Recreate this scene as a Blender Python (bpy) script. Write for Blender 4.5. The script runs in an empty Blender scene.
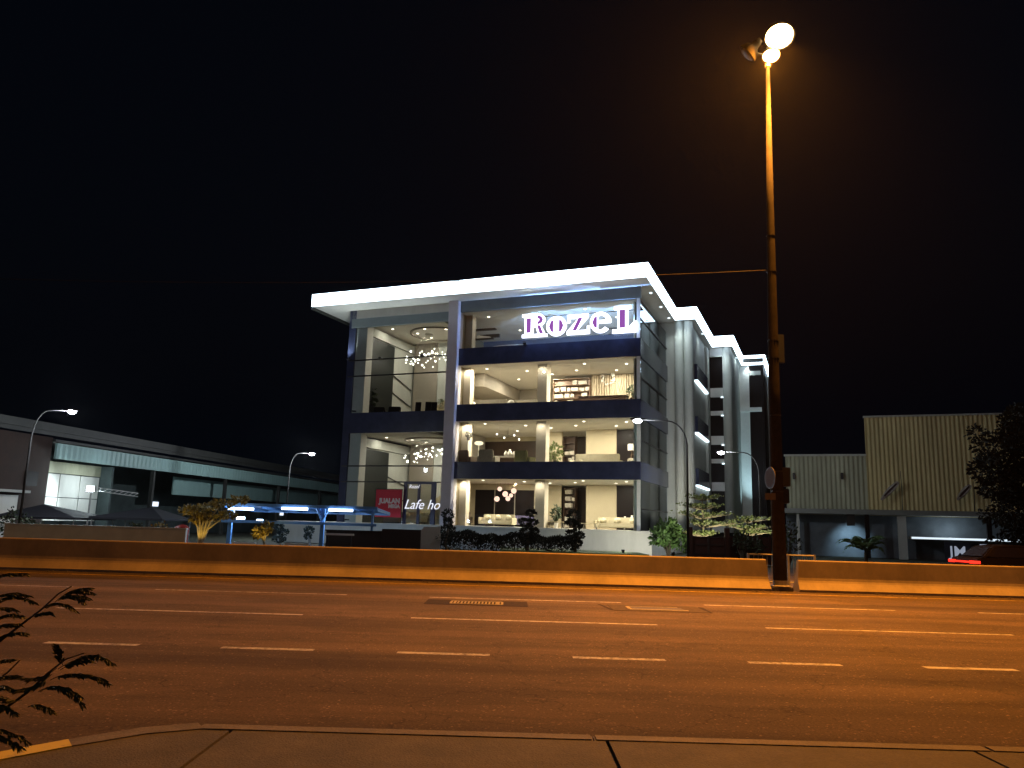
import bpy, bmesh, math, random
from mathutils import Vector, Matrix
R = math.radians
random.seed(7)
sc = bpy.context.scene
col = sc.collection

# ------------------------------------------------------------------ camera
F_PX, PITCH, ROLL, EYE = 780.0, R(10.2), math.atan(.0285), 1.70
fw = Vector((0, math.cos(PITCH), math.sin(PITCH)))
up0 = Vector((0, -math.sin(PITCH), math.cos(PITCH)))
x0 = Vector((1, 0, 0))
rt = x0 * math.cos(ROLL) + up0 * math.sin(ROLL)
up = up0 * math.cos(ROLL) - x0 * math.sin(ROLL)
cam_d = bpy.data.cameras.new('camera')
cam = bpy.data.objects.new('camera', cam_d)
col.objects.link(cam)
cam.matrix_world = Matrix((
    (rt.x, up.x, -fw.x, 0), (rt.y, up.y, -fw.y, 0), (rt.z, up.z, -fw.z, EYE), (0, 0, 0, 1)))
cam_d.sensor_width = 36
cam_d.lens = F_PX / 1024 * 36
cam_d.clip_start = .05
cam_d.clip_end = 3000
sc.camera = cam

# ------------------------------------------------------------------ night sky, faint added fill sun, exposure
w = bpy.data.worlds.new('World'); sc.world = w; w.use_nodes = True
nt = w.node_tree
bg = nt.nodes['Background']
sky = nt.nodes.new('ShaderNodeTexSky'); sky.sky_type = 'NISHITA'; sky.sun_disc = False
SUN_EL, SUN_ROT = R(-4.0), R(205)
sky.sun_elevation = SUN_EL; sky.sun_rotation = SUN_ROT
sky.altitude = 0
add = nt.nodes.new('ShaderNodeMix'); add.data_type = 'RGBA'; add.blend_type = 'ADD'; add.inputs[0].default_value = 1
add.inputs[7].default_value = (.002, .014, .040, 1)        # faint blue night sky
nt.links.new(sky.outputs[0], add.inputs[6]); nt.links.new(add.outputs[2], bg.inputs[0])
bg.inputs[1].default_value = .05
sun_d = bpy.data.lights.new('fill_sun', 'SUN'); sun_d.energy = .05; sun_d.angle = R(.5); sun_d.color = (.8, .88, 1)  # weak cool sun added as general fill light
sun = bpy.data.objects.new('fill_sun', sun_d); col.objects.link(sun)
sun.rotation_euler = (R(50), 0, R(25))
vs = sc.view_settings
vs.view_transform = 'Standard'; vs.look = 'None'; vs.exposure = 0; vs.gamma = 1; vs.use_curve_mapping = False
cy = sc.cycles
cy.use_denoising = True
cy.max_bounces = 7; cy.diffuse_bounces = 4; cy.glossy_bounces = 3; cy.transmission_bounces = 4
cy.transparent_max_bounces = 12; cy.volume_bounces = 0
cy.sample_clamp_indirect = 3.0
cy.caustics_reflective = False; cy.caustics_refractive = False
cy.use_light_tree = True

# ------------------------------------------------------------------ pixel rays (to size things from the photograph)
def ray(px, py): return fw + rt * ((px - 512) / F_PX) + up * ((384 - py) / F_PX)
def aty(px, py, Y):
    d = ray(px, py); t = Y / d.y
    return Vector((d.x * t, Y, EYE + d.z * t))
def atz(px, py, z):
    d = ray(px, py); t = (z - EYE) / d.z
    return Vector((d.x * t, d.y * t, z))
A = R(21.7)
BP = Vector((8.33, 50, 0))
BX = Vector((math.cos(A), -math.sin(A), 0)); BY = Vector((math.sin(A), math.cos(A), 0))
def bw(x, y, z): return BP + BX * x + BY * y + Vector((0, 0, z))
def bloc(px, py, v):            # building coordinates of a pixel on the plane y = v
    d = ray(px, py); o = Vector((0, 0, EYE)) - BP
    t = (v - o.dot(BY)) / d.dot(BY); p = o + d * t
    return p.dot(BX), p.z

# ------------------------------------------------------------------ materials
def mat(name, c, rough=.6, metal=0, n=0, ns=8, n2=0, ns2=60, bump=0, bs=40, spec=.5, stretch=None, emit=None, es=0):
    m = bpy.data.materials.new(name); m.use_nodes = True
    t = m.node_tree; b = t.nodes['Principled BSDF']
    b.inputs['Base Color'].default_value = (*c, 1)
    b.inputs['Roughness'].default_value = rough
    b.inputs['Metallic'].default_value = metal
    b.inputs['Specular IOR Level'].default_value = spec
    if emit:
        b.inputs['Emission Color'].default_value = (*emit, 1); b.inputs['Emission Strength'].default_value = es
    tc = None
    def coords():
        nonlocal tc
        if tc is None:
            tc = t.nodes.new('ShaderNodeTexCoord')
        if stretch:
            mp = t.nodes.new('ShaderNodeMapping'); mp.inputs['Scale'].default_value = stretch
            t.links.new(tc.outputs['Object'], mp.inputs[0]); return mp.outputs[0]
        return tc.outputs['Object']
    src = None
    for amt, s in ((n, ns), (n2, ns2)):
        if amt:
            q = t.nodes.new('ShaderNodeTexNoise'); q.inputs['Scale'].default_value = s; q.inputs['Detail'].default_value = 6
            q.inputs['Roughness'].default_value = .65
            t.links.new(coords(), q.inputs['Vector'])
            mr = t.nodes.new('ShaderNodeMapRange')
            mr.inputs[1].default_value = .3; mr.inputs[2].default_value = .7
            mr.inputs[3].default_value = 1 - amt; mr.inputs[4].default_value = 1 + amt
            t.links.new(q.outputs[0], mr.inputs[0])
            mx = t.nodes.new('ShaderNodeMix'); mx.data_type = 'RGBA'; mx.blend_type = 'MULTIPLY'
            mx.inputs[0].default_value = 1
            if src is None: mx.inputs[6].default_value = (*c, 1)
            else: t.links.new(src, mx.inputs[6])
            t.links.new(mr.outputs[0], mx.inputs[7])
            src = mx.outputs[2]
    if src is not None: t.links.new(src, b.inputs['Base Color'])
    if bump:
        q = t.nodes.new('ShaderNodeTexNoise'); q.inputs['Scale'].default_value = bs; q.inputs['Detail'].default_value = 4
        t.links.new(coords(), q.inputs['Vector'])
        bn = t.nodes.new('ShaderNodeBump'); bn.inputs['Strength'].default_value = bump; bn.inputs['Distance'].default_value = .02
        t.links.new(q.outputs[0], bn.inputs['Height']); t.links.new(bn.outputs[0], b.inputs['Normal'])
    return m
def glow(name, c, s):
    m = bpy.data.materials.new(name); m.use_nodes = True
    t = m.node_tree; t.nodes.clear()
    e = t.nodes.new('ShaderNodeEmission'); e.inputs[0].default_value = (*c, 1); e.inputs[1].default_value = s
    o = t.nodes.new('ShaderNodeOutputMaterial'); t.links.new(e.outputs[0], o.inputs[0])
    return m
def glassmat(name, tint, refl, rough=.02):
    m = bpy.data.materials.new(name); m.use_nodes = True
    t = m.node_tree; t.nodes.clear()
    tr = t.nodes.new('ShaderNodeBsdfTransparent'); tr.inputs[0].default_value = (*tint, 1)
    g = t.nodes.new('ShaderNodeBsdfGlossy'); g.inputs['Roughness'].default_value = rough; g.inputs[0].default_value = (.9, .95, 1, 1)
    mx = t.nodes.new('ShaderNodeMixShader'); fr = t.nodes.new('ShaderNodeFresnel'); fr.inputs[0].default_value = refl
    o = t.nodes.new('ShaderNodeOutputMaterial')
    t.links.new(fr.outputs[0], mx.inputs[0]); t.links.new(tr.outputs[0], mx.inputs[1]); t.links.new(g.outputs[0], mx.inputs[2])
    t.links.new(mx.outputs[0], o.inputs[0])
    return m

def worn_paint(name, c, under=(.05, .042, .034), lo=.40, hi=.52):
    m = bpy.data.materials.new(name); m.use_nodes = True
    t = m.node_tree; b = t.nodes['Principled BSDF']; L = t.links.new; N = t.nodes.new
    tc = N('ShaderNodeTexCoord')
    q = N('ShaderNodeTexNoise'); q.inputs['Scale'].default_value = 9; q.inputs['Detail'].default_value = 9; q.inputs['Roughness'].default_value = .78
    q2 = N('ShaderNodeTexNoise'); q2.inputs['Scale'].default_value = .9; q2.inputs['Detail'].default_value = 2
    L(tc.outputs['Object'], q.inputs['Vector']); L(tc.outputs['Object'], q2.inputs['Vector'])
    ad = N('ShaderNodeMath'); ad.operation = 'MULTIPLY_ADD'; ad.inputs[1].default_value = .35; L(q2.outputs[0], ad.inputs[0]); L(q.outputs[0], ad.inputs[2])
    mr = N('ShaderNodeMapRange'); mr.inputs[1].default_value = lo + .14; mr.inputs[2].default_value = hi + .16; L(ad.outputs[0], mr.inputs[0])
    mx = N('ShaderNodeMix'); mx.data_type = 'RGBA'; mx.inputs[6].default_value = (*under, 1); mx.inputs[7].default_value = (*c, 1)
    L(mr.outputs[0], mx.inputs[0]); L(mx.outputs[2], b.inputs['Base Color']); b.inputs['Roughness'].default_value = .75
    return m

def asphalt_material():
    m = bpy.data.materials.new('asphalt'); m.use_nodes = True
    t = m.node_tree; b = t.nodes['Principled BSDF']; L = t.links.new; N = t.nodes.new
    tc = N('ShaderNodeTexCoord')
    def noise(scale, detail=5, sx=None, rough=.6):
        q = N('ShaderNodeTexNoise'); q.inputs['Scale'].default_value = scale; q.inputs['Detail'].default_value = detail
        q.inputs['Roughness'].default_value = rough
        if sx:
            mp = N('ShaderNodeMapping'); mp.inputs['Scale'].default_value = sx; L(tc.outputs['Object'], mp.inputs[0]); L(mp.outputs[0], q.inputs['Vector'])
        else: L(tc.outputs['Object'], q.inputs['Vector'])
        return q.outputs[0]
    def rng(v, a, b_, c, d):
        mr = N('ShaderNodeMapRange')
        for i, x in enumerate((a, b_, c, d)): mr.inputs[i + 1].default_value = x
        L(v, mr.inputs[0]); return mr.outputs[0]
    def mul(a, b_):
        q = N('ShaderNodeMath'); q.operation = 'MULTIPLY'; L(a, q.inputs[0]); L(b_, q.inputs[1]); return q.outputs[0]
    streak = rng(noise(1.0, 4, (.02, .85, 1)), .35, .65, .66, 1.30)       # wheel tracks along the road
    patch = rng(noise(.35, 6), .3, .7, .82, 1.16)
    grain = rng(noise(38, 3, rough=.8), .3, .7, .55, 1.45)
    vo = N('ShaderNodeTexVoronoi'); vo.inputs['Scale'].default_value = 52; L(tc.outputs['Object'], vo.inputs['Vector'])
    spk = rng(vo.outputs['Color'], .84, .94, .97, 2.7)                      # pale stones in the wearing course
    stain = rng(noise(1.3, 7, (.35, 1, 1), .7), .58, .72, 1.0, .62)          # oil drips and damp
    seam = rng(noise(.22, 3, (.5, 1.4, 1)), .50, .515, .88, 1.06)             # edges of old overlays
    cv = N('ShaderNodeTexVoronoi'); cv.feature = 'DISTANCE_TO_EDGE'; cv.inputs['Scale'].default_value = .55
    wv = N('ShaderNodeTexNoise'); wv.inputs['Scale'].default_value = 2.5; wv.inputs['Detail'].default_value = 5; L(tc.outputs['Object'], wv.inputs['Vector'])
    va = N('ShaderNodeVectorMath'); va.operation = 'MULTIPLY_ADD'; va.inputs[1].default_value = (.8, .8, .8); L(wv.outputs['Color'], va.inputs[0]); L(tc.outputs['Object'], va.inputs[2]); L(va.outputs[0], cv.inputs['Vector'])
    crack = rng(cv.outputs['Distance'], .0, .010, .55, 1.0)
    val = mul(mul(mul(mul(mul(mul(streak, patch), grain), spk), stain), seam), crack)
    mx = N('ShaderNodeMix'); mx.data_type = 'RGBA'; mx.blend_type = 'MULTIPLY'; mx.inputs[0].default_value = 1
    mx.inputs[6].default_value = (.075, .058, .045, 1); L(val, mx.inputs[7])
    L(mx.outputs[2], b.inputs['Base Color'])
    b.inputs['Roughness'].default_value = .92; b.inputs['Specular IOR Level'].default_value = .15
    bn = N('ShaderNodeBump'); bn.inputs['Strength'].default_value = .6; bn.inputs['Distance'].default_value = .01
    L(noise(45, 3, rough=.8), bn.inputs['Height']); L(bn.outputs[0], b.inputs['Normal'])
    return m

M = dict(
    asphalt=asphalt_material(),
    ground=mat('earth and grass', (.045, .05, .03), .9, n=.5, ns=2, n2=.4, ns2=30, bump=.5),
    grass=mat('mown grass', (.06, .10, .025), .85, n=.4, ns=3, n2=.5, ns2=60, bump=.8, bs=80),
    paving=mat('paving concrete', (.055, .050, .034), .85, n=.35, ns=2.2, n2=.3, ns2=45, bump=.5, bs=60),
    kerb=mat('kerb concrete', (.095, .086, .07), .8, n=.35, ns=5, n2=.3, ns2=60, bump=.4),
    yellow=worn_paint('worn yellow paint', (.46, .40, .03), (.10, .09, .06), .33, .50),
    paint=worn_paint('road paint', (.36, .38, .44), lo=.41, hi=.58),
    yellowline=worn_paint('yellow road paint', (.42, .30, .08), lo=.42, hi=.6),
    barrier=mat('barrier concrete', (.25, .215, .15), .85, n=.24, ns=.9, n2=.08, ns2=9, bump=.2, bs=60, stretch=(1, 1, .7)),
    galv=mat('galvanised steel', (.34, .34, .33), .5, .45, n=.15, ns=6),
    mast=mat('weathered mast steel', (.028, .026, .026), .9, 0, n=.3, ns=5, spec=.1),
    post=mat('grey lamp post paint', (.035, .035, .035), .7, 0, n=.2, ns=5, spec=.2),
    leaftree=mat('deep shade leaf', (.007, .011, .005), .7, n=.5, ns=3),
    darkmetal=mat('dark painted metal', (.02, .02, .022), .45, .2, n=.2, ns=8),
    white=mat('white paint', (.74, .74, .72), .55, n=.05, ns=3),
    offwhite=mat('off white render', (.62, .62, .57), .75, n=.10, ns=1.2, stretch=(1, 1, .3)),
    render=mat('grey render', (.42, .43, .40), .75, n=.12, ns=.8, n2=.06, ns2=20, stretch=(1, 1, .25)),
    grey=mat('mauve grey cladding', (.60, .56, .60), .5, n=.06, ns=2),
    navy=mat('navy glass spandrel', (.034, .042, .088), .22, 0, n=.25, ns=.9),
    beam=mat('slate beam', (.15, .18, .19), .5, n=.08, ns=2),
    ceil=mat('ceiling board', (.88, .84, .76), .8, n=.03, ns=2),
    cream=mat('cream wall', (.37, .315, .21), .7, n=.05, ns=1.5),
    tan=mat('taupe wall', (.26, .23, .19), .7, n=.08, ns=1.5),
    brownpanel=mat('dark brown panel', (.030, .016, .010), .4, n=.3, ns=3, stretch=(6, 6, 1)),
    blackpanel=mat('smoked dark panel', (.007, .005, .0055), .4, spec=.12),
    floor=mat('pale tile floor', (.78, .72, .60), .35, n=.08, ns=3),
    cream_uph=mat('cream upholstery', (.62, .55, .38), .85, n=.08, ns=8, bump=.2),
    grey_uph=mat('grey upholstery', (.24, .215, .17), .9, n=.15, ns=10, bump=.2),
    brown_uph=mat('brown leather', (.085, .055, .035), .5, n=.2, ns=6),
    green_uph=mat('olive upholstery', (.12, .12, .06), .9, n=.15, ns=9),
    violet=mat('violet cushions', (.10, .09, .16), .9, n=.3, ns=14),
    wood=mat('walnut wood', (.12, .07, .04), .5, n=.3, ns=4, stretch=(1, 1, 8)),
    books=mat('pale book spines', (.38, .35, .29), .7, n=.6, ns=14, stretch=(6, 6, .6)),
    curtain=mat('beige curtain', (.42, .35, .25), .9, n=.15, ns=6, stretch=(4, 4, .3)),
    vase=mat('white ceramic', (.75, .72, .66), .25),
    leaf=mat('leaf', (.075, .14, .035), .55, n=.5, ns=4),
    leafdark=mat('dark leaf', (.022, .04, .014), .6, n=.5, ns=4),
    leafpale=mat('pale leaf', (.12, .15, .045), .6, n=.4, ns=4),
    leafyel=mat('yellowed leaf', (.20, .15, .03), .6, n=.5, ns=5),
    leaffront=mat('mimosa leaflet', (.05, .062, .02), .6, n=.5, ns=20),
    bark=mat('bark', (.085, .065, .045), .9, n=.4, ns=12, bump=.6),
    barkpale=mat('pale bark', (.30, .25, .16), .85, n=.3, ns=12, bump=.4),
    teal=mat('teal metal cladding', (.30, .47, .45), .5, n=.10, ns=1.2, stretch=(1, 1, .3)),
    brick=mat('red brown render', (.030, .013, .008), .85, n=.25, ns=1.5, n2=.3, ns2=18),
    roofgrey=mat('roof sheet', (.035, .037, .034), .6, n=.25, ns=1.2),
    clad=mat('corrugated cladding', (.56, .46, .22), .6, n=.16, ns=.7, n2=.08, ns2=12, stretch=(1, 1, .25)),
    cladgrey=mat('greenish cladding', (.36, .36, .25), .6, n=.2, ns=.7, n2=.08, ns2=12, stretch=(1, 1, .25)),
    canopy=mat('grey canopy sheet', (.17, .18, .17), .5, n=.1, ns=2),
    bluesteel=mat('blue painted steel', (.10, .22, .42), .45, n=.1, ns=4),
    bluesheet=mat('blue sheet roof', (.09, .2, .42), .5, n=.1, ns=3),
    navycloth=mat('navy canvas', (.003, .004, .009), .8, n=.2, ns=3),
    maroon=mat('maroon painted metal', (.035, .012, .010), .5, n=.25, ns=3),
    brownwall=mat('dark brown hoarding', (.022, .012, .010), .7, n=.25, ns=1.5),
    red=mat('red banner cloth', (.78, .025, .06), .6, n=.06, ns=3),
    redbin=mat('red plastic', (.30, .02, .015), .5),
    pinktext=mat('banner lettering', (.95, .75, .75), .6),
    carpaint=mat('dark car paint', (.006, .004, .004), .6, 0, spec=.15),
    rubber=mat('rubber', (.012, .012, .012), .8),
    skin=mat('flag cloth', (.34, .30, .26), .8, n=.3, ns=6),
    flagdark=mat('flag stripe cloth', (.05, .025, .03), .8),
    chrome=mat('satin metal', (.5, .48, .44), .3, .8),
    signface=mat('sign board face', (.10, .09, .095), .7),
    signtext=mat('sign lettering', (.06, .05, .06), .5),
    signdark=mat('dark sign board', (.02, .03, .05), .5),
    iron=mat('cast iron', (.03, .026, .024), .8, 0, n=.3, ns=20),
    patchnew=mat('fresh asphalt patch', (.024, .019, .016), .95, n=.35, ns=10, n2=.3, ns2=70, spec=.1),
    patchpale=mat('worn asphalt patch', (.055, .046, .038), .95, n=.25, ns=10, n2=.3, ns2=70, spec=.1),
    concretepale=mat('pale concrete frame', (.22, .21, .19), .9, n=.35, ns=30, spec=.1),
    glass=glassmat('clear glazing', (.93, .96, .95), 1.28),
    tint=glassmat('tinted glazing', (.62, .70, .70), 1.5),
    sodium=glow('sodium lamp glass', (1, .62, .22), 60),
    led=glow('street lamp lens', (.86, .88, 1), 60),
    fascia=glow('lit roof fascia', (.66, .84, 1.0), 7),
    ledge=glow('led ledge strip', (.75, .92, 1), 2.2),
    tube=glow('fluorescent tube', (.55, .72, 1), 9),
    down=glow('downlight lens', (1, .88, .68), 9),
    bulb=glow('chandelier bulb', (1, .92, .8), 7),
    globe=glow('pendant globe', (1, .62, .48), 1.6),
    shade=glow('lit lamp shade', (1, .82, .55), 1.6),
    halo=glow('backlit letter edge', (.80, .84, 1), 4),
    purple=glow('purple letter face', (.30, .09, .42), 1.0),
    cafe=glow('white neon lettering', (.85, .88, 1), 1.0),
    tail=glow('tail lamp', (1, .03, .015), 2.2),
    green=glow('green display', (.02, .12, .08), .5),
    whitestrip=glow('lit canopy edge', (.75, .88, 1), 1.1),
    flood=glow('floodlight lens', (.85, .95, 1), 40),
    dimwin=glow('lit shop interior', (.75, .85, 1), 1.6),
)

# ------------------------------------------------------------------ mesh builder
class MB:
    def __init__(s): s.v = []; s.f = []
    def box(s, x0, x1, y0, y1, z0, z1):
        x0, x1 = sorted((x0, x1)); y0, y1 = sorted((y0, y1)); z0, z1 = sorted((z0, z1))
        k = len(s.v)
        s.v += [(x0, y0, z0), (x1, y0, z0), (x1, y1, z0), (x0, y1, z0), (x0, y0, z1), (x1, y0, z1), (x1, y1, z1), (x0, y1, z1)]
        s.f += [[k + i for i in q] for q in ((3, 2, 1, 0), (4, 5, 6, 7), (0, 1, 5, 4), (1, 2, 6, 5), (2, 3, 7, 6), (3, 0, 4, 7))]
        return s
    def poly(s, pts):
        k = len(s.v); s.v += [tuple(p) for p in pts]; s.f.append(list(range(k, k + len(pts)))); return s
    def prism(s, pts, d):            # pts: planar loop, d: extrusion vector
        k = len(s.v); n = len(pts); d = Vector(d)
        s.v += [tuple(p) for p in pts] + [tuple(Vector(p) + d) for p in pts]
        s.f.append([k + n - 1 - i for i in range(n)]); s.f.append([k + n + i for i in range(n)])
        for i in range(n):
            j = (i + 1) % n; s.f.append([k + i, k + j, k + n + j, k + n + i])
        return s
    def tube(s, pts, r, n=8, caps=True):
        pts = [Vector(p) for p in pts]
        if not isinstance(r, (list, tuple)): r = [r] * len(pts)
        k = len(s.v); ref = None
        for i, p in enumerate(pts):
            a = pts[max(0, i - 1)]; b = pts[min(len(pts) - 1, i + 1)]
            t = (b - a).normalized()
            if ref is None:
                ref = Vector((0, 0, 1)) if abs(t.z) < .9 else Vector((1, 0, 0))
            u = (ref - t * ref.dot(t)).normalized(); ref = u; v = t.cross(u)
            for j in range(n):
                q = 2 * math.pi * j / n
                s.v.append(tuple(p + (u * math.cos(q) + v * math.sin(q)) * r[i]))
        for i in range(len(pts) - 1):
            for j in range(n):
                a = k + i * n + j; b = k + i * n + (j + 1) % n
                s.f.append([a, b, b + n, a + n])
        if caps:
            s.f.append([k + n - 1 - j for j in range(n)]); e = k + (len(pts) - 1) * n; s.f.append([e + j for j in range(n)])
        return s
    def lathe(s, prof, n=14, c=(0, 0, 0)):      # prof: (r, z) from bottom to top
        k = len(s.v)
        for r, z in prof:
            for j in range(n):
                q = 2 * math.pi * j / n; s.v.append((c[0] + r * math.cos(q), c[1] + r * math.sin(q), c[2] + z))
        for i in range(len(prof) - 1):
            for j in range(n):
                a = k + i * n + j; b = k + i * n + (j + 1) % n; s.f.append([a, b, b + n, a + n])
        s.f.append([k + n - 1 - j for j in range(n)]); e = k + (len(prof) - 1) * n; s.f.append([e + j for j in range(n)])
        return s
    def ell(s, c, r, n=12, m=8):
        pr = [(max(.001, math.sin(math.pi * i / m)), -math.cos(math.pi * i / m)) for i in range(m + 1)]
        k = len(s.v)
        for a, z in pr:
            for j in range(n):
                q = 2 * math.pi * j / n; s.v.append((c[0] + r[0] * a * math.cos(q), c[1] + r[1] * a * math.sin(q), c[2] + r[2] * z))
        for i in range(m):
            for j in range(n):
                a = k + i * n + j; b = k + i * n + (j + 1) % n; s.f.append([a, b, b + n, a + n])
        return s
    def leaf(s, p, d, size, wid, rng):
        d = Vector(d).normalized(); q = Vector((rng.uniform(-1, 1), rng.uniform(-1, 1), rng.uniform(-1, 1)))
        u = d.cross(q)
        if u.length < .01: u = Vector((1, 0, 0))
        u.normalize(); p = Vector(p)
        n = d.cross(u) * (size * .12)
        k = len(s.v)
        s.v += [tuple(p), tuple(p + d * size * .45 + u * wid - n), tuple(p + d * size), tuple(p + d * size * .45 - u * wid - n), tuple(p + d * size * .5 + n * .6)]
        s.f += [[k, k + 1, k + 4], [k + 1, k + 2, k + 4], [k + 2, k + 3, k + 4], [k + 3, k, k + 4]]
        return s
    def cloud(s, c, r, n, size, rng, hollow=.45, flat=0):
        for _ in range(n):
            while 1:
                q = Vector((rng.uniform(-1, 1), rng.uniform(-1, 1), rng.uniform(-1, 1)))
                if hollow < q.length <= 1: break
            p = Vector((c[0] + q.x * r[0], c[1] + q.y * r[1], c[2] + q.z * r[2]))
            d = q.normalized() + Vector((rng.uniform(-.8, .8), rng.uniform(-.8, .8), rng.uniform(-.8, .8) - flat))
            z = size * rng.uniform(.6, 1.3)
            s.leaf(p, d, z, z * .32, rng)
        return s
    def build(s, name, m, parent=None, smooth=False, bevel=0):
        me = bpy.data.meshes.new(name); me.from_pydata(s.v, [], s.f); me.update()
        if isinstance(m, str): m = M[m]
        me.materials.append(m)
        if bevel:
            bm = bmesh.new(); bm.from_mesh(me); bmesh.ops.bevel(bm, geom=bm.edges[:], offset=bevel, segments=2, affect='EDGES', clamp_overlap=True); bm.to_mesh(me); bm.free()
        if smooth:
            for p in me.polygons: p.use_smooth = True
        o = bpy.data.objects.new(name, me); col.objects.link(o)
        if parent: o.parent = parent
        return o
def tag(o, label=None, cat=None, group=None, kind=None):
    for k, v in (('label', label), ('category', cat), ('group', group), ('kind', kind)):
        if v: o[k] = v
    return o
def thing(name, label, cat, loc=(0, 0, 0), rz=0, group=None):
    o = bpy.data.objects.new(name, None); col.objects.link(o); o.location = loc; o.rotation_euler = (0, 0, rz)
    return tag(o, label, cat, group)
def dup(src, parent=None):
    c = src.copy(); col.objects.link(c)
    if parent: c.parent = parent
    for ch in list(src.children): dup(ch, c)
    return c
def copy_thing(src, loc, rz=None, label=None, scale=None):
    c = dup(src); c.location = loc
    if rz is not None: c.rotation_euler = (0, 0, rz)
    if label: c['label'] = label
    if scale: c.scale = scale
    return c
def lamp(name, kind, power, colr, loc, parent=None, size=.1, direction=None, cone=None, blend=.5):
    d = bpy.data.lights.new(name, kind); d.energy = power; d.color = colr
    if kind == 'AREA': d.shape = 'DISK'; d.size = size
    else: d.shadow_soft_size = size
    if kind == 'SPOT': d.spot_size = cone; d.spot_blend = blend
    o = bpy.data.objects.new(name, d); col.objects.link(o); o.location = loc
    if direction is not None: o.rotation_euler = Vector(direction).to_track_quat('-Z', 'Y').to_euler()
    if parent: o.parent = parent
    return o
def text_mesh(txt, name, m, parent, size, loc, rot, depth=.01, shear=0, align='LEFT', bold=0):
    cu = bpy.data.curves.new(name, 'FONT'); cu.body = txt; cu.size = size; cu.extrude = depth; cu.shear = shear; cu.align_x = align; cu.offset = bold
    cu.resolution_u = 3
    tmp = bpy.data.objects.new('tmp', cu); col.objects.link(tmp)
    me = bpy.data.meshes.new_from_object(tmp.evaluated_get(bpy.context.evaluated_depsgraph_get()))
    bpy.data.objects.remove(tmp); bpy.data.curves.remove(cu)
    me.materials.clear(); me.materials.append(M[m])
    o = bpy.data.objects.new(name, me); col.objects.link(o); o.location = loc; o.rotation_euler = rot
    if parent: o.parent = parent
    return o
STRUCT = dict(kind='structure')

# ================================================================== THE SETTING
tag(MB().box(-700, 700, -60, 1500, -.6, -.03).build('ground', 'ground'), **STRUCT)
road = tag(MB().box(-160, 160, 3.0, 23.9, -.02, 0).build('road', 'asphalt'), **STRUCT)
tag(MB().box(-160, 160, 24.75, 38.5, -.02, 0).build('far_road', 'asphalt'), **STRUCT)
tag(MB().box(-160, 160, 23.9, 24.75, -.02, .06).build('median_strip', 'kerb'), **STRUCT)
def marking(x0, x1, y, wdt, m='paint', skew=0):
    MB().poly([(x0, y - wdt / 2, .004), (x1, y - wdt / 2, .004), (x1 + skew, y + wdt / 2, .004), (x0 + skew, y + wdt / 2, .004)]).build('lane_marking', m, road)
for i in range(-4, 6): marking(-3.72 + 2.31 * i, -3.72 + 2.31 * i + 1.22, 10.72, .15)
for i in range(-2, 4): marking(-8.05 + 6.36 * i, -8.05 + 6.36 * i + 4.42, 14.5, .115)
for i in range(-3, 4): marking(-8.05 + 6.3 * i, -8.05 + 6.3 * i + 4.4, 18.5, .11)
MB().poly([(-60, 22.24, .004), (60, 22.24, .004), (60, 22.37, .004), (-60, 22.37, .004)]).build('edge_line', 'yellowline', road)
# debris and dirt strip along the foot of the barrier
db = MB(); rg = random.Random(5)
for _ in range(260):
    x = rg.uniform(-17, 17); y = 23.12 - abs(rg.gauss(0, .12)); s_ = rg.uniform(.01, .035)
    db.ell((x, y, s_ * .4), (s_, s_ * rg.uniform(.5, 1), s_ * .6), 5, 4)
tag(db.build('roadside_gravel', 'kerb'), 'loose grit lying along the foot of the concrete barrier', 'gravel', kind='stuff')

# near pavement: rounded corner at the left, slabs, kerb
PZ = .12
edge = [(-3.75, 4.6), (-3.40, 5.42), (-3.05, 5.86), (-2.70, 6.22), (-2.35, 6.40)]
pav = MB()
joints = [-2.03, .79, 3.55, 6.5, 9.5, 12.5]
def jx(x, y): return x + (y - 6.4) * (-.02)
base = [(-3.9, 4.3), (-3.9, -8), (26, -8), (26, 6.22), (-2.32, 6.22)] + [(x + .08, y - .17) for x, y in reversed(edge[:-1])]
near = tag(MB().prism([(x, y, -.02) for x, y in base], (0, 0, .105)).build('pavement', 'paving'), **STRUCT)
xs = [-2.25] + joints + [26]
for i in range(len(xs) - 1):
    a, b = xs[i] + .014, xs[i + 1] - .014
    pts = [(a, 1.2, PZ - .035), (b, 1.2, PZ - .035), (b, 6.232, PZ - .035), (a, 6.232, PZ - .035)]
    if i == 0:
        pts = [(-3.75, 1.2, PZ - .035), (b, 1.2, PZ - .035), (b, 6.225, PZ - .035), (-2.32, 6.225, PZ - .035)] + [(x + .085, y - .18, PZ - .035) for x, y in reversed(edge[:-1])] + [(-3.75, 4.4, PZ - .035)]
    MB().prism(pts, (0, 0, .035)).build('pavement_slab', 'paving', near)
for i in range(9):                      # kerb stones
    a, b = -2.30 + i * 3.0, -2.30 + (i + 1) * 3.0 - .012
    MB().box(a, b, 6.235, 6.39, -.02, PZ + .006).build('kerb_stone', 'kerb', near, bevel=.012)
yk = MB(); gk = MB()
n = len(edge)
inner = [(x + .11, y - .155) for x, y in edge]
for i in range(n - 1):
    (yk if i < 2 else gk).prism([(edge[i][0], edge[i][1], -.02), (edge[i + 1][0], edge[i + 1][1], -.02), (inner[i + 1][0], inner[i + 1][1], -.02), (inner[i][0], inner[i][1], -.02)], (0, 0, PZ + .027))
yk.build('painted_kerb', 'yellow', near); gk.build('kerb_stone', 'kerb', near)

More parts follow.
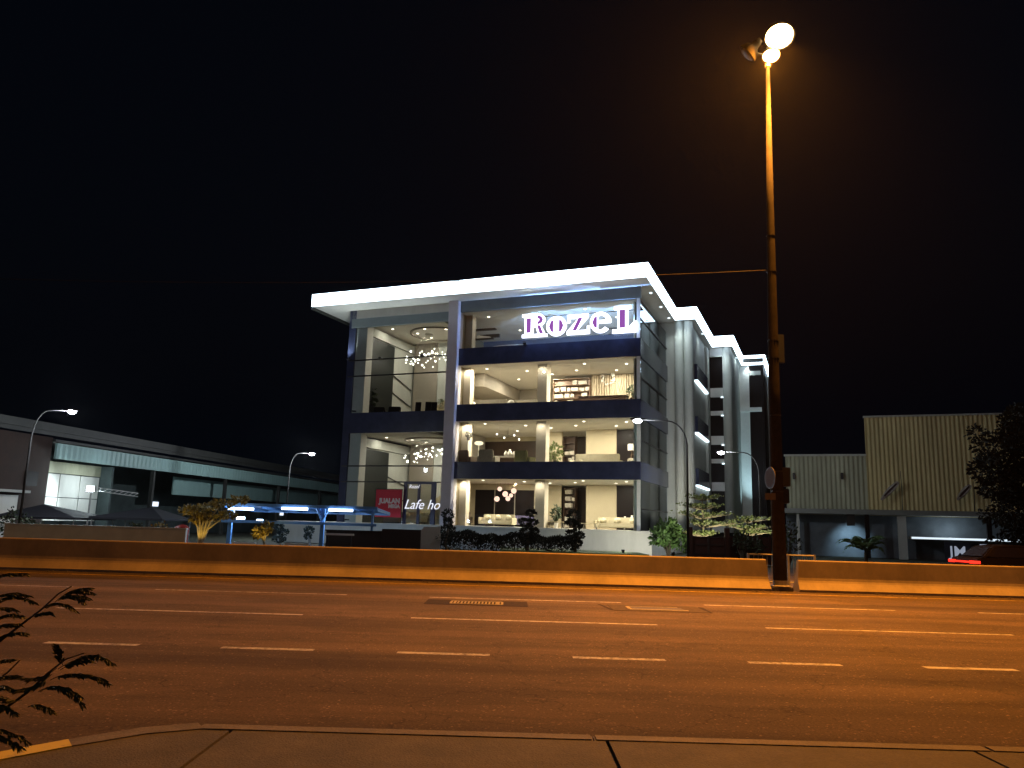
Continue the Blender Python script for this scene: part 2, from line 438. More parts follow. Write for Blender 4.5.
# ------------------------------------------------------------------ median barriers
def barrier(x0, x1, label, slope=.06):
    prof = [(-.30, 0), (-.30, .07), (-.285, .09), (-.20, .205), (-.155, .27), (-.130, .325), (-.115, .40), (-.088, .87), (-.078, .893), (-.06, .90), (.06, .90), (.078, .893), (.088, .87), (.115, .40), (.130, .325), (.155, .27), (.20, .205), (.285, .09), (.30, .07), (.30, 0)]
    yc = 23.56
    b = thing('median_barrier', label, 'barrier', (0, yc, 0), 0, 'concrete barriers along the median')
    m = MB()
    c0, c1 = (0, slope) if slope > 0 else (0, 0)
    k = len(m.v); N = 60; P = len(prof)
    for i in range(N + 1):
        x = x0 + (x1 - x0) * i / N
        for (y, z) in prof:
            xx = x + ((.9 - z) * .09 - .08 if i == N else 0) - ((.9 - z) * .09 - .08 if i == 0 else 0)
            m.v.append((xx, y + .006 * math.sin(i * 1.7), z))
    for i in range(N):
        for j in range(P - 1):
            a = k + i * P + j; m.f.append([a, a + P, a + P + 1, a + 1])
    m.f.append([k + j for j in range(P)]); e = k + N * P; m.f.append([e + P - 1 - j for j in range(P)])
    m.build('barrier_body', 'barrier', b)
    return b
barrier(-60, 7.70, 'long concrete median barrier left of the tall lamp pole')
barrier(8.50, 60, 'concrete median barrier right of the tall lamp pole')

M['railpaint'] = mat('pale railing paint', (.30, .31, .33), .7, n=.2, ns=6)
# railing in the gap
rl = thing('guard_railing', 'pale steel guard railing behind the gap in the barrier', 'railing', (8.1, 24.35, .06))
t = MB(); t.tube([(-.75, 0, .95), (1.3, 0, .95)], .022); t.tube([(-.75, 0, .14), (1.3, 0, .14)], .022); t.build('rail', 'railpaint', rl)
for i in range(15):
    MB().tube([(-.7 + i * .135, 0, .14), (-.7 + i * .135, 0, .95)], .009, 6).build('baluster', 'railpaint', rl)
for x in (-.74, .48, 1.29):
    MB().box(x - .03, x + .03, -.03, .03, 0, .98).build('post', 'railpaint', rl)

# ------------------------------------------------------------------ the tall sodium lamp
px_, py_ = 8.07, 23.62
mast = thing('lamp_mast', 'tall tapering lamp pole with orange floodlights rising from the barrier gap', 'street lamp', (px_, py_, 0))
MB().tube([(0, 0, .12), (.0, 0, 6), (.06, 0, 12), (.13, 0, 16.95)], [.205, .17, .115, .062], 12).build('pole', 'mast', mast, True)
MB().box(-.30, .30, -.26, .26, 0, .12).build('footing', 'kerb', mast, bevel=.02)
MB().lathe([(.30, .12), (.30, .15), (.21, .16), (.21, .30)], 12).build('base_plate', 'galv', mast)
MB().tube([(.13, 0, 16.9), (.13, 0, 17.35)], .10, 12).build('head_collar', 'galv', mast)
def floodhead(c, d, m, name='floodlight', s=1.0):
    d = Vector(d).normalized(); side = d.cross(Vector((0, 0, 1))).normalized(); u = side.cross(d)
    c = Vector(c); n = 20
    def dish(prof, nm, mt, par):
        f = MB()
        for r_, o_ in prof:
            for j in range(n):
                q = 2 * math.pi * j / n; f.v.append(tuple(c + d * (o_ * s) + (side * math.cos(q) * 1.12 + u * math.sin(q)) * (r_ * s)))
        for i in range(len(prof) - 1):
            for j in range(n): a = i * n + j; b = i * n + (j + 1) % n; f.f.append([a, b, b + n, a + n])
        f.f.append([n - 1 - j for j in range(n)]); e = (len(prof) - 1) * n; f.f.append([e + j for j in range(n)])
        return f.build(nm, mt, par, True)
    o = dish([(.07, -.34), (.10, -.22), (.11, -.12), (.20, -.05), (.25, .05), (.27, .12), (.27, .14), (.245, .14), (.24, .10)], name, 'mast', mast)
    dish([(.235, .105), (.22, .15), (.16, .19), (.08, .21), (.01, .215)], 'lamp_lens', m, o)
    return o
arm = MB(); arm.tube([(-.40, 0, 17.42), (.13, 0, 17.32), (.52, 0, 17.62)], .035); arm.tube([(.13, 0, 17.2), (.13, -.25, 17.15)], .03); arm.tube([(.40, 0, 17.55), (.46, -.1, 18.05)], .03)
arm.build('lamp_bracket', 'galv', mast)
SOD = (1, .315, .028)
floodhead((.46, -.12, 18.05), (.06, -.55, -.80), 'sodium', s=1.75)
floodhead((.15, -.26, 17.22), (-.02, -.45, -.9), 'sodium', s=1.0)
floodhead((-.42, -.02, 17.50), (-.60, .35, -.62), 'darkmetal', s=1.25)
lamp('sodium_light', 'SPOT', 54000, SOD, (.50, -.52, 17.50), mast, .16, (.12, -.16, -.95), R(93), 1)
lamp('sodium_light', 'SPOT', 42000, SOD, (.15, -.44, 16.85), mast, .12, (-.66, -.30, -.69), R(112), 1)
lamp('lamp_spill', 'POINT', 800, SOD, (.13, -.46, 16.85), mast, .10)
# sign and boxes on the pole
def pole_r(z): return .205 + (.17 - .205) * z / 6
rs = MB(); n_ = Vector((-.985, -.17, 0)).normalized(); sd = Vector((-n_.y, n_.x, 0))
c_ = Vector((-.24, -.08, 3.29))
rs.prism([c_ + sd * (.33 * math.cos(q)) + Vector((0, 0, .33 * math.sin(q))) for q in [2 * math.pi * i / 28 for i in range(28)]], n_ * -.012)
rso = rs.build('round_sign', 'signface', mast)
for z in (3.12, 3.42): MB().box(-.22, .0, -.09, .03, z, z + .03).build('sign_bracket', 'darkmetal', rso)
rb = MB(); c2 = c_ + n_ * .004
for i in range(28):
    q0, q1 = 2 * math.pi * i / 28, 2 * math.pi * (i + 1) / 28
    f4 = lambda q, r: c2 + sd * (r * math.cos(q)) + Vector((0, 0, r * math.sin(q)))
    rb.poly([f4(q0, .27), f4(q1, .27), f4(q1, .325), f4(q0, .325)])
rb.build('sign_rim', 'signtext', rso)
sp = MB(); c3 = Vector((-.24, -.10, 2.74))
sp.prism([c3 + BX * -.16 + Vector((0, 0, -.10)), c3 + BX * .16 + Vector((0, 0, -.10)), c3 + BX * .16 + Vector((0, 0, .10)), c3 + BX * -.16 + Vector((0, 0, .10))], BY * .012)
sp.build('sign_plate', 'signface', mast)
e_ = MB(); e_.box(.12, .36, -.14, .14, 3.05, 3.62); e_.build('control_box', 'darkmetal', mast, bevel=.015)
e_ = MB(); e_.box(.10, .32, -.12, .12, 2.55, 2.98); e_.build('control_box', 'darkmetal', mast, bevel=.015)
e_ = MB(); e_.box(.10, .34, -.06, .06, 6.85, 7.75); e_.build('banner_plate', 'signdark', mast, bevel=.01)
for z in (2.9, 3.5, 7.0, 7.55, 9.8, 11.0, 5.2): MB().lathe([(pole_r(min(z, 6)) - (.055 * max(0, z - 6) / 6) + .012, z - .02), (pole_r(min(z, 6)) - (.055 * max(0, z - 6) / 6) + .012, z + .02)], 12, (.01 * max(0, z - 6), 0, 0)).build('clamp_band', 'darkmetal', mast)
# overhead cable from the pole
cb = MB(); A0 = Vector((px_ - .02, py_, 9.85)); B0 = Vector((-46, 24.8, 10.6))
cb.tube([A0.lerp(B0, i / 40) - Vector((0, 0, 1.2 * 4 * (i / 40) * (1 - i / 40))) for i in range(41)], .010, 6)
tag(cb.build('overhead_cable', 'rubber'), 'thin cable strung left from the tall lamp pole above the road', 'cable')

# drains in the road
def drain(loc, label, fresh):
    d = thing('road_drain', label, 'drain cover', loc, 0, 'drain covers in the far lane')
    if fresh:
        MB().box(-1.10, 1.10, -.62, .42, .001, .006).build('asphalt_patch', 'patchnew', d)
        f = MB()
        f.box(-.55, .55, .14, .20, .006, .012); f.box(-.55, .55, -.46, -.40, .006, .012)
        for x in (-.55, -.47, .47, .55): f.box(x - .025, x + .025, -.40, .14, .006, .0125)
        for x in [-.40 + .075 * i for i in range(12)]: f.box(x - .018, x + .018, -.36, .10, .006, .0122)
        f.build('grate', 'concretepale', d)
    else:
        f = MB(); f.box(-1.0, 1.0, -.65, .55, .001, .006); f.build('asphalt_patch', 'patchpale', d)
        f = MB(); f.box(-.62, .62, -.42, -.30, .006, .012); f.box(-.62, .5, .18, .24, .006, .012); f.box(-.64, -.56, -.30, .18, .006, .012); f.build('cover_frame', 'concretepale', d)
        f = MB(); f.box(-.54, .56, -.28, .16, .006, .009); f.build('iron_cover', 'iron', d)
        MB().prism([(-1.03, -.68, .0015), (-1.0, -.5, .0015), (-1.12, .5, .0015), (-1.2, .6, .0015)], (0, 0, .003)).build('patch_joint', 'patchnew', d); f = MB(); f.prism([(1.0, -.66, .0015), (1.06, -.66, .0015), (1.12, .4, .0015), (1.02, .5, .0015)], (0, 0, .003)); f.build('patch_joint', 'patchnew', d)
c_ = atz(477, 602.5, 0); drain((c_.x, c_.y, 0), 'drain grate in a dark asphalt patch, nearer the middle of the road view', True)
c_ = atz(656, 608.5, 0); drain((c_.x, c_.y, 0), 'iron drain cover with a pale concrete frame, nearer the tall lamp pole', False)

# ================================================================== THE SHOWROOM
bld = thing('showroom_building', 'four storey glazed showroom with a bright white lit roof edge', 'building', BP, -A)
def bp(m, name, mt, parent=None, **k): return m.build(name, mt, parent or bld, **k)
# podium and floors
bp(MB().box(-27, .95, -1.0, 38, -.02, 1.38), 'podium', 'offwhite')
bp(MB().box(-27, 1.10, -1.18, 9.0, 1.38, 1.52), 'podium_ledge', 'offwhite', bevel=.02)
FL = [(1.53, 4.73), (5.55, 8.77), (9.60, 12.80), (13.65, 16.72)]
for i, (z0, z1) in enumerate(FL):
    rp_ = [(-13.1, .13), (-.12, .13), (-.12, 16), (-15.25, 16), (-15.25, 2.86), (-13.1, 2.86)]
    if i: bp(MB().prism([(x, y, z0 - .28) for x, y in rp_], (0, 0, .28)), 'floor_slab', 'floor')
    else: bp(MB().box(-21.7, -.12, .13, 16, z0 - .008, z0), 'floor_slab', 'floor')
    bp(MB().prism([(x, y, z1) for x, y in rp_], (0, 0, .12)), 'ceiling', 'ceil')
bp(MB().box(-21.9, -15.45, .13, 16, 8.05, 8.17), 'ceiling', 'ceil')
bp(MB().box(-21.9, -15.45, .13, 16, 8.9, 9.25), 'floor_slab', 'floor')
bp(MB().box(-21.9, -15.45, .13, 16, 16.72, 16.84), 'ceiling', 'ceil')
# spandrels
for z0, z1 in ((4.73, 5.90), (8.76, 9.96), (12.80, 14.03)):
    bp(MB().box(-13.12, .06, -.06, .10, z0, z1), 'spandrel', 'navy')
    bp(MB().box(-.06, .06, .11, 9.7, z0, z1), 'side_spandrel', 'navy')
bp(MB().box(-22.1, -13.9, -.05, .10, 8.06, 9.58), 'spandrel', 'navy')
# top beams
bp(MB().box(-22.3, -13.9, -.08, .12, 16.16, 16.86), 'top_beam', 'beam')
bp(MB().box(-22.3, -13.9, .0, .4, 16.865, 17.54), 'top_panel', 'offwhite')
bp(MB().box(-13.1, .08, -.08, .12, 16.74, 17.54), 'top_beam', 'beam')
# columns
M['colpaint'] = mat('column paint', (.62, .55, .44), .7, n=.05, ns=2)
bp(MB().box(-13.9, -13.12, -.45, .5, 1.53, 17.54), 'column', 'grey', bevel=.03)
bp(MB().box(-21.95, -21.0, .15, 1.0, 1.53, 17.54), 'column', 'white')
bp(MB().box(-22.55, -21.96, .0, 9.0, 1.53, 17.54), 'end_return', 'navy')
bp(MB().box(-.20, .02, -.03, .10, 1.53, 4.72), 'corner_mullion', 'white')
for z0, z1 in ((5.91, 8.75), (9.97, 12.79), (14.04, 16.73)): bp(MB().box(-.20, .02, -.03, .10, z0, z1), 'corner_mullion', 'white')
for z0, z1 in FL[:3]: bp(MB().box(bloc(537, 400, 1.0)[0], bloc(546.5, 400, 1.0)[0], 1.0, 1.8, z0, z1), 'column', 'colpaint')
for z0, z1 in FL: bp(MB().box(-13.1, bloc(470, 390, .9)[0], .9, 1.5, z0, z1), 'column', 'colpaint')
# glazing
for z0, z1 in ((1.53, 4.73), (5.90, 8.76), (9.96, 12.80), (14.03, 16.74)):
    for k in range(4):
        a = -13.1 + k * 3.225
        bp(MB().box(a + .01, a + 3.215, .02, .035, z0, z1), 'window_glass', 'glass')
    bp(MB().box(-.03, -.015, .12, 9.6, z0, z1), 'side_glass', 'tint')
for z0, z1 in ((1.53, 8.06), (9.58, 16.16)): bp(MB().box(-21.9, -13.92, .02, .035, z0, z1), 'window_glass', 'glass')
for z in (13.60, 12.38, 5.62, 4.47): bp(MB().box(-22.4, -13.92, -.05, .014, z - .045, z + .045), 'glazing_bar', 'darkmetal')
# side glass backing: blinds a little behind the tinted glass
for (z0, z1) in FL: bp(MB().box(-.55, -.45, .6, 9.6, z0, z1), 'side_blind', 'render')
for z in (2.9, 7.3, 11.4, 15.4): bp(MB().box(.0, .05, .15, 9.6, z - .03, z + .03), 'glazing_bar', 'darkmetal')
# roof and lit fascia
plan = [(-24.7, -1.9), (.85, -1.9), (.75, 9.2), (2.28, 9.2), (2.28, 19.1), (4.0, 19.1), (4.0, 27.7), (6.05, 27.7), (6.05, 37.5), (-24.7, 37.5)]
bp(MB().prism([(x, y, 17.55) for x, y in plan], (0, 0, .2)), 'roof_slab', 'white')
bp(MB().prism([(x * .995 + .0, y * .99 + .1, 17.76) for x, y in plan], (0, 0, .4)), 'roof_upstand', 'roofgrey')
for i in range(len(plan) - 1):
    (xa, ya), (xb, yb) = plan[i], plan[i + 1]
    if i == len(plan) - 2: break
    d = Vector((xb - xa, yb - ya, 0)); L_ = d.length; d.normalize(); o = Vector((d.y, -d.x, 0))
    a = Vector((xa, ya, 17.54)) + d * (.004 if i else 0); b = Vector((xb, yb, 17.54)) - d * .004
    e0 = 0.12 if i % 2 == 0 else 0.0
    bp(MB().prism([a + o * .005, b + o * .005 + d * (.12 if i % 2 == 0 else -.004), b + o * .125 + d * (.12 if i % 2 == 0 else -.004), a + o * .125], (0, 0, .93)), 'fascia_light', 'fascia')
bp(MB().prism([(-24.83, -1.9, 17.345), (-24.71, -1.9, 17.345), (-24.71, 12, 17.345), (-24.83, 12, 17.345)], (0, 0, .9)), 'fascia_end', 'roofgrey')
# stepped wings on the right
bp(MB().box(-1.0, 1.95, 9.8, 10.3, 1.53, 17.54), 'wing_wall', 'render')
for cx in (.95, 1.66): bp(MB().lathe([(.34, 1.53), (.34, 17.54)], 18, (cx, 9.72, 0)), 'pier', 'render', smooth=True)
bp(MB().box(1.20, 1.78, 10.31, 19.4, 1.53, 17.54), 'wing_side', 'render')
bp(MB().box(1.2, 1.98, 17.9, 19.4, 1.53, 17.33), 'wing_end', 'render')
for z in (5.0, 9.05, 13.2):
    bp(MB().box(1.79, 2.02, 11.7, 17.85, z + .1, z + 1.35), 'balcony_panel', 'navy')
    bp(MB().box(1.79, 2.06, 11.7, 17.85, z - .05, z + .09), 'led_ledge', 'ledge')
bp(MB().box(0, 3.3, 19.75, 20.0, 1.53, 17.54), 'window_glass', 'blackpanel')
for z0, z1 in ((16.75, 17.54), (13.16, 13.95), (11.55, 11.92), (8.99, 9.73), (7.38, 7.74), (5.0, 5.75), (1.53, 2.4)):
    bp(MB().box(2.0, 3.1, 19.5, 19.74, z0, z1), 'wing_panel', 'white')
for k, z in enumerate((13.11, 11.5, 8.94, 7.33)):
    bp(MB().box(2.9, 3.12, 19.42, 19.5, z - .05, z + .04), 'led_ledge', 'ledge')
bp(MB().lathe([(.38, 1.53), (.38, 17.54)], 18, (3.45, 19.6, 0)), 'pier', 'render', smooth=True)
bp(MB().box(3.3, 3.75, 19.76, 28.0, 1.53, 17.54), 'wing_side', 'render')
bp(MB().box(3.2, 4.62, 28.0, 28.3, 1.53, 17.54), 'wing_wall', 'white')
bp(MB().box(4.62, 5.72, 28.1, 28.3, 1.53, 17.54), 'window_glass', 'blackpanel')
bp(MB().box(3.5, 5.75, 27.75, 27.99, 13.0, 13.4), 'wing_panel', 'white')
bp(MB().box(4.66, 5.70, 28.0, 28.09, 16.6, 17.0), 'wing_panel', 'render')
bp(MB().box(5.73, 5.95, 28.0, 37, 1.53, 17.54), 'wing_side', 'blackpanel')
bp(MB().box(5.96, 6.35, 33, 37, 1.53, 17.3), 'wing_end', 'render')
bp(MB().box(-24, 5.7, 37.02, 37.3, 1.53, 17.54), 'rear_wall', 'render')
bp(MB().box(-22.5, -22.2, 9.05, 37, 1.53, 17.54), 'rear_wall', 'render')
# spots added under the roof edge to brighten the side walls
def added_wash(x, y, p, c=(.85, 1, 1)):
    bp(MB().lathe([(.10, 17.50), (.10, 17.549)], 10, (x, y, 0)), 'added_soffit_spot', 'ledge')
    lamp('added_wash_lamp', 'SPOT', p, c, (x, y, 17.48), bld, .08, (0, .05, -1), R(120), .8)
for x, y, p in ((.42, 1.6, 160), (.42, 5.2, 190), (.42, 8.4, 170), (1.3, 8.7, 150), (2.16, 14, 120), (3.0, 18.6, 190), (3.85, 24, 200), (4.6, 27.85, 260), (5.9, 32, 120)):
    added_wash(x, y, p * .75)
for x, y, z in ((-22.2, -.45, 13.7), (-19.5, -.25, 13.7), (-16.0, -.25, 13.7), (-8, -.25, 14.1)):
    bp(MB().box(x - .12, x + .12, y - .08, y + .19, z - .09, z), 'added_soffit_uplight', 'darkmetal')  # uplights added to brighten the soffit
    lamp('added_uplight_lamp', 'SPOT', 230 if x < -20 else 200, (.9, 1, .96), (x, y - .02, z + .04), bld, .05, (-.45 if x < -20 else -.1, -.1 if x < -20 else -.28, 1), R(135), .8)
for z in (9.72, 1.75):
    bp(MB().box(-21.6, -21.35, -.42, -.18, z - .09, z), 'added_column_uplight', 'darkmetal')  # added fittings that lift the front of the left column
    lamp('added_uplight_lamp', 'SPOT', 55, (.85, .95, 1), (-21.5, -.30, z + .04), bld, .05, (0, .10, 1), R(60), .9)
for x, y, p in ((1.0, 3.2, 130), (1.0, 7.6, 190)):
    bp(MB().lathe([(.09, 1.53), (.11, 1.68)], 10, (x - .05, y, 0)), 'added_side_uplight', 'darkmetal')  # added to brighten the side glazing and the wing wall
    lamp('added_uplight_lamp', 'SPOT', p, (1, .97, .80), (x - .05, y, 1.74), bld, .08, (-.35, .12, 1), R(150), .8)
# blueish uplight that the photo shows on the far wing
lamp('wing_uplight', 'SPOT', 2600, (.55, .88, 1), (5.0, 26.2, 1.8), bld, .1, (-.06, .16, 1), R(50), 1)
MB().lathe([(.12, 1.53), (.14, 1.72)], 10, (5.0, 26.2, 0)).build('uplight', 'darkmetal', bld)

# ---------------- interior walls
def wl(px0, px1, v, z0, z1, m, name='interior_wall', th=.15, pyz=None):
    py = pyz or 440
    xa = bloc(px0, py, v)[0]; xb = bloc(px1, py, v)[0]
    return bp(MB().box(xa, xb, v, v + th, z0, z1), name, m)
for z0, z1 in FL:
    bp(MB().box(-13.39, -13.12, .51, 2.7, z0, z1), 'interior_wall', 'cream')
    bp(MB().box(-15.40, -13.12, 2.71, 2.85, z0, z1), 'interior_wall', 'cream')
    bp(MB().box(-15.40, -15.26, 2.86, 15, z0, z1), 'interior_wall', 'cream')
    bp(MB().box(-15.2, -.2, 14.5, 14.7, z0, z1), 'interior_wall', 'tan')
# ground floor
g0, g1 = FL[0]
def BXP(px, v, py=505): return bloc(px, py, v)[0]
bp(MB().box(BXP(586, 6.5), BXP(616.5, 6.5), 6.5, 6.7, g0, g1), 'interior_wall', 'cream')
bp(MB().box(BXP(616.7, 6.5), -.6, 6.5, 6.6, g0, g1 - .05), 'dark_window', 'blackpanel')
bp(MB().box(BXP(546, 7.6), BXP(561, 7.6), 7.6, 7.8, g0, g1), 'interior_wall', 'cream')
bp(MB().box(BXP(561, 10.5), BXP(590, 10.5), 10.5, 10.7, g0, g1), 'interior_wall', 'brownpanel')
xw0, xw1 = bloc(475, 505, 6.0)[0], bloc(534, 505, 6.0)[0]; zw = bloc(505, 490, 6.0)[1]
bp(MB().box(xw0, xw1, 6.0, 6.2, g0, zw), 'dark_window', 'blackpanel')
bp(MB().box(-15.2, xw1, 5.95, 6.25, zw + .002, g1), 'bulkhead', 'cream')
bp(MB().box(-15.2, xw0 - .002, 6.0, 6.2, g0, zw), 'interior_wall', 'cream')
for q_ in (.34, .68): bp(MB().box(xw0 + (xw1 - xw0) * q_ - .03, xw0 + (xw1 - xw0) * q_ + .03, 5.95, 5.998, g0, zw), 'window_bar', 'tan')
bp(MB().box(xw1 + .002, BXP(546, 7.6) - .002, 6.0, 7.8, g0, g1), 'interior_wall', 'cream')
# first floor
g0, g1 = FL[1]
bp(MB().box(BXP(586, 6.0, 445), BXP(616.5, 6.0, 445), 6.0, 6.2, g0, g1), 'interior_wall', 'cream')
bp(MB().box(BXP(616.7, 6.0, 445), -.6, 6.0, 6.1, g0, g1 - .08), 'dark_window', 'blackpanel')
bp(MB().box(BXP(548, 7.0, 445), BXP(562, 7.0, 445), 7.0, 7.2, g0, g1), 'interior_wall', 'cream')
bp(MB().box(BXP(561, 10.5, 445), BXP(590, 10.5, 445), 10.5, 10.7, g0, g1), 'interior_wall', 'brownpanel')
zw = bloc(505, 441.5, 10.0)[1]
bp(MB().box(-15.2, -8.1, 10.0, 10.2, g0, zw), 'interior_wall', 'brownpanel')
bp(MB().box(-15.2, -8.1, 9.9, 10.3, zw + .002, g1), 'bulkhead', 'cream')
bp(MB().box(-15.24, -15.1, 2.9, 9.8, g0, g1 - .02), 'interior_wall', 'tan')
# second floor
g0, g1 = FL[2]
bp(MB().box(-15.2, -7.0, 10.5, 10.7, g0, g1), 'interior_wall', 'tan')
bp(MB().box(-15.2, -12.4, 3.0, 10.4, g1 - 1.0, g1 - .02), 'bulkhead', 'tan')
bp(MB().box(-7.0, -.6, 5.9, 6.05, g0, g1), 'interior_wall', 'tan')
M['glow_tint_wall'] = mat('blue grey wall', (.17, .19, .27), .7, n=.06, ns=2)  # blue put into the wall colour to stand for the sign letters' glow
# third floor
g0, g1 = FL[3]
bp(MB().box(-15.2, -.6, 9.0, 9.2, g0, g1), 'interior_wall', 'glow_tint_wall')
bp(MB().box(-13.0, -11.4, 3.2, 3.4, g1 - 1.15, g1 - .9), 'bulkhead', 'brownpanel')
M['darkgreen'] = mat('dark green grey panel', (.006, .009, .009), .35, n=.2, ns=2, spec=.3)
DV = 5.0
# atria
for (z0, z1) in ((1.53, 8.05), (9.25, 16.72)):
    bp(MB().box(-21.7, -21.5, 1.1, 15, z0, z1 - .9), 'interior_wall', 'render')
    bp(MB().box(-21.45, -21.38, 1.12, DV, z0, z1 - 1.0), 'dark_panel', 'darkgreen')
    bp(MB().box(-21.75, -21.35, 1.1, 15, z1 - .88, z1 - .2), 'bulkhead', 'render')
    bp(MB().box(-21.3, -19.1, 8.25, 8.5, z0, z1), 'interior_wall', 'tan')
    bp(MB().box(-19.1, -15.45, 8.4, 8.6, z0, z1), 'interior_wall', 'render')
    for zz_ in (.36, .55): bp(MB().prism([(-21.46, DV, z0 + (z1 - z0) * zz_), (-21.46, 8.2, z0 + (z1 - z0) * (zz_ - .10)), (-21.46, 8.2, z0 + (z1 - z0) * (zz_ - .10) + .09), (-21.46, DV, z0 + (z1 - z0) * zz_ + .09)], (.04, 0, 0)), 'handrail', 'darkmetal')
    # stair: one solid white flight rising to the right
    s_ = MB()
    xa = bloc(404, 515, 7.0)[0]; xb = -15.5; sl_ = .72
    s_.prism([(xa, 7.0, z0), (xa + 1.1, 7.0, z0), (xb, 7.0, z0 + (xb - xa - 1.1) * sl_), (xb, 7.0, z0 + (xb - xa) * sl_)], (0, .12, 0))
    bp(s_, 'stair_balustrade', 'cream')
    s_ = MB()
    for k in range(12):
        s_.box(xa + .6 + k * .25, xa + .9 + k * .25, 7.13, 8.4, z0 + k * .2, z0 + (k + 1) * .2)
    bp(s_, 'stair_flight', 'cream')
    # ring cove in the ceiling
    rr = MB(); N = 40
    for i in range(N):
        q0, q1 = 2 * math.pi * i / N, 2 * math.pi * (i + 1) / N
        P2 = lambda q, r: (-17.6 + r * math.cos(q), 5.3 + r * math.sin(q), z1 - .10)
        rr.prism([P2(q0, 2.12), P2(q1, 2.12), P2(q1, 2.30), P2(q0, 2.30)], (0, 0, .097))
    bp(rr, 'ceiling_ring', 'tan')

# ---------------- downlights
WARM = (1, .87, .69)
def downlight(x, y, zc, p, c=WARM, r=.09):
    bp(MB().lathe([(r, zc - .012), (r, zc - .001)], 10, (x, y, 0)), 'downlight', 'down')
    lamp('downlight_lamp', 'AREA', p, c, (x, y, zc - .02), bld, r * 1.6, (0, 0, -1))
def wide(x, y, z, p, c=WARM): lamp('room_lamp', 'POINT', p, c, (x, y, z), bld, .05)
for fi, (z0, z1) in enumerate(FL):
    pw = (185, 215, 265, 14)[fi]
    cc = WARM if fi < 3 else (1, .88, .74)
    for x, y in ((-11.6, 1.6), (-9.0, 3.0), (-4.2, 1.5), (-1.4, 2.2), (-2.6, 4.2), (-10.8, 6.0), (-7.6, 4.6), (-5.4, 3.6)):
        downlight(x, y, z1, pw, cc)
for x, y in ((-12.7, .42), (bloc(541.5, 400, 1.0)[0], .45)):
    for (z0, z1) in FL[:3]:
        lamp('column_wash', 'SPOT', 110 if x < -10 else 60, WARM, (x, y, z1 - .05), bld, .04, (0, .45, -1), R(125), .8)
for (z0, z1) in ((1.53, 8.05), (9.25, 16.72)):
    for k in range(6):
        q = 2 * math.pi * k / 6 + .3
        downlight(-17.6 + 1.7 * math.cos(q), 5.3 + 1.7 * math.sin(q), z1, 48, (1, .90, .74), .10)
    downlight(-16.2, 7.6, z1, 45, (1, .9, .76)); downlight(-20.5, 3.0, z1, 40, (1, .9, .74))

# ================================================================== SIGNS ON THE SHOWROOM
sg = thing('shop_sign', 'large white edged purple letters fixed across the top floor glazing', 'sign', bw(0, 0, 0), -A)
YS = -.32
def lp(parts, name, m, y, th, parent):
    mb = MB()
    for k, p in enumerate(parts):
        mb.prism([(a, y - .003 * k, b) for a, b in p], (0, th + .003 * k, 0))
    return mb.build(name, m, parent)
def rect(x0, x1, z0, z1): return [(x0, z0), (x1, z0), (x1, z1), (x0, z1)]
def elarc(cx, cz, rx, rz, a0, a1, n=16): return [(cx + rx * math.cos(R(a0 + (a1 - a0) * i / n)), cz + rz * math.sin(R(a0 + (a1 - a0) * i / n))) for i in range(n + 1)]
def ringp(cx, cz, rx, rz, tx, tz, a0, a1, n=18):
    out = []
    for i in range(n):
        b0, b1 = R(a0 + (a1 - a0) * i / n), R(a0 + (a1 - a0) * (i + 1) / n)
        out.append([(cx + rx * math.cos(b0), cz + rz * math.sin(b0)), (cx + rx * math.cos(b1), cz + rz * math.sin(b1)), (cx + (rx - tx) * math.cos(b1), cz + (rz - tz) * math.sin(b1)), (cx + (rx - tx) * math.cos(b0), cz + (rz - tz) * math.sin(b0))])
    return out
LZ0, LZ1 = 14.46, 16.14
# R
base = [rect(-8.20, -6.95, LZ0, LZ0 + .22), rect(-8.20, -7.0, LZ1 - .22, LZ1), rect(-8.02, -7.38, LZ0 + .1, LZ1 - .1), elarc(-7.15, 15.66, .62, .48, -90, 90), rect(-7.4, -7.14, 15.18, LZ1)]
base += [[(-7.2, 15.3), (-6.85, 15.35), (-6.50, 14.66), (-6.40, 14.46), (-6.9, 14.46), (-7.05, 14.7)], [(-6.95, 14.46), (-6.36, 14.46), (-6.36, 14.66), (-6.9, 14.66)]]
l_ = lp(base, 'letter_r', 'halo', YS, .10, sg)
lp([rect(-7.86, -7.54, LZ0 + .32, LZ1 - .32)], 'letter_face', 'purple', YS - .06, .03, l_)
lp(ringp(-7.12, 15.66, .46, .33, .26, .2, -80, 80, 10) + [[(-7.08, 15.28), (-6.86, 15.26), (-6.62, 14.68), (-6.88, 14.68)]], 'letter_face', 'purple', YS - .06, .03, l_)
# o
cx, cz = -5.70, 15.14
l_ = lp([elarc(cx, cz, .72, .70, 0, 360, 30)[:-1]], 'letter_o', 'halo', YS, .10, sg)
for a in (-1, 1):
    lp([[(cx + a * .20, cz - .45), (cx + a * .38, cz - .36), (cx + a * .52, cz), (cx + a * .38, cz + .36), (cx + a * .20, cz + .45)]], 'letter_face', 'purple', YS - .05, .03, l_)
# z
l_ = lp([rect(-4.92, -3.44, 15.58, 15.86), rect(-4.94, -3.34, 14.46, 14.74), [(-4.92, 14.7), (-4.25, 14.7), (-3.44, 15.62), (-4.1, 15.62)], rect(-4.92, -4.74, 15.3, 15.7), rect(-3.52, -3.34, 14.6, 15.02)], 'letter_z', 'halo', YS, .10, sg)
lp([[(-4.55, 14.72), (-4.26, 14.72), (-3.82, 15.60), (-4.11, 15.60)]], 'letter_face', 'purple', YS - .06, .03, l_)
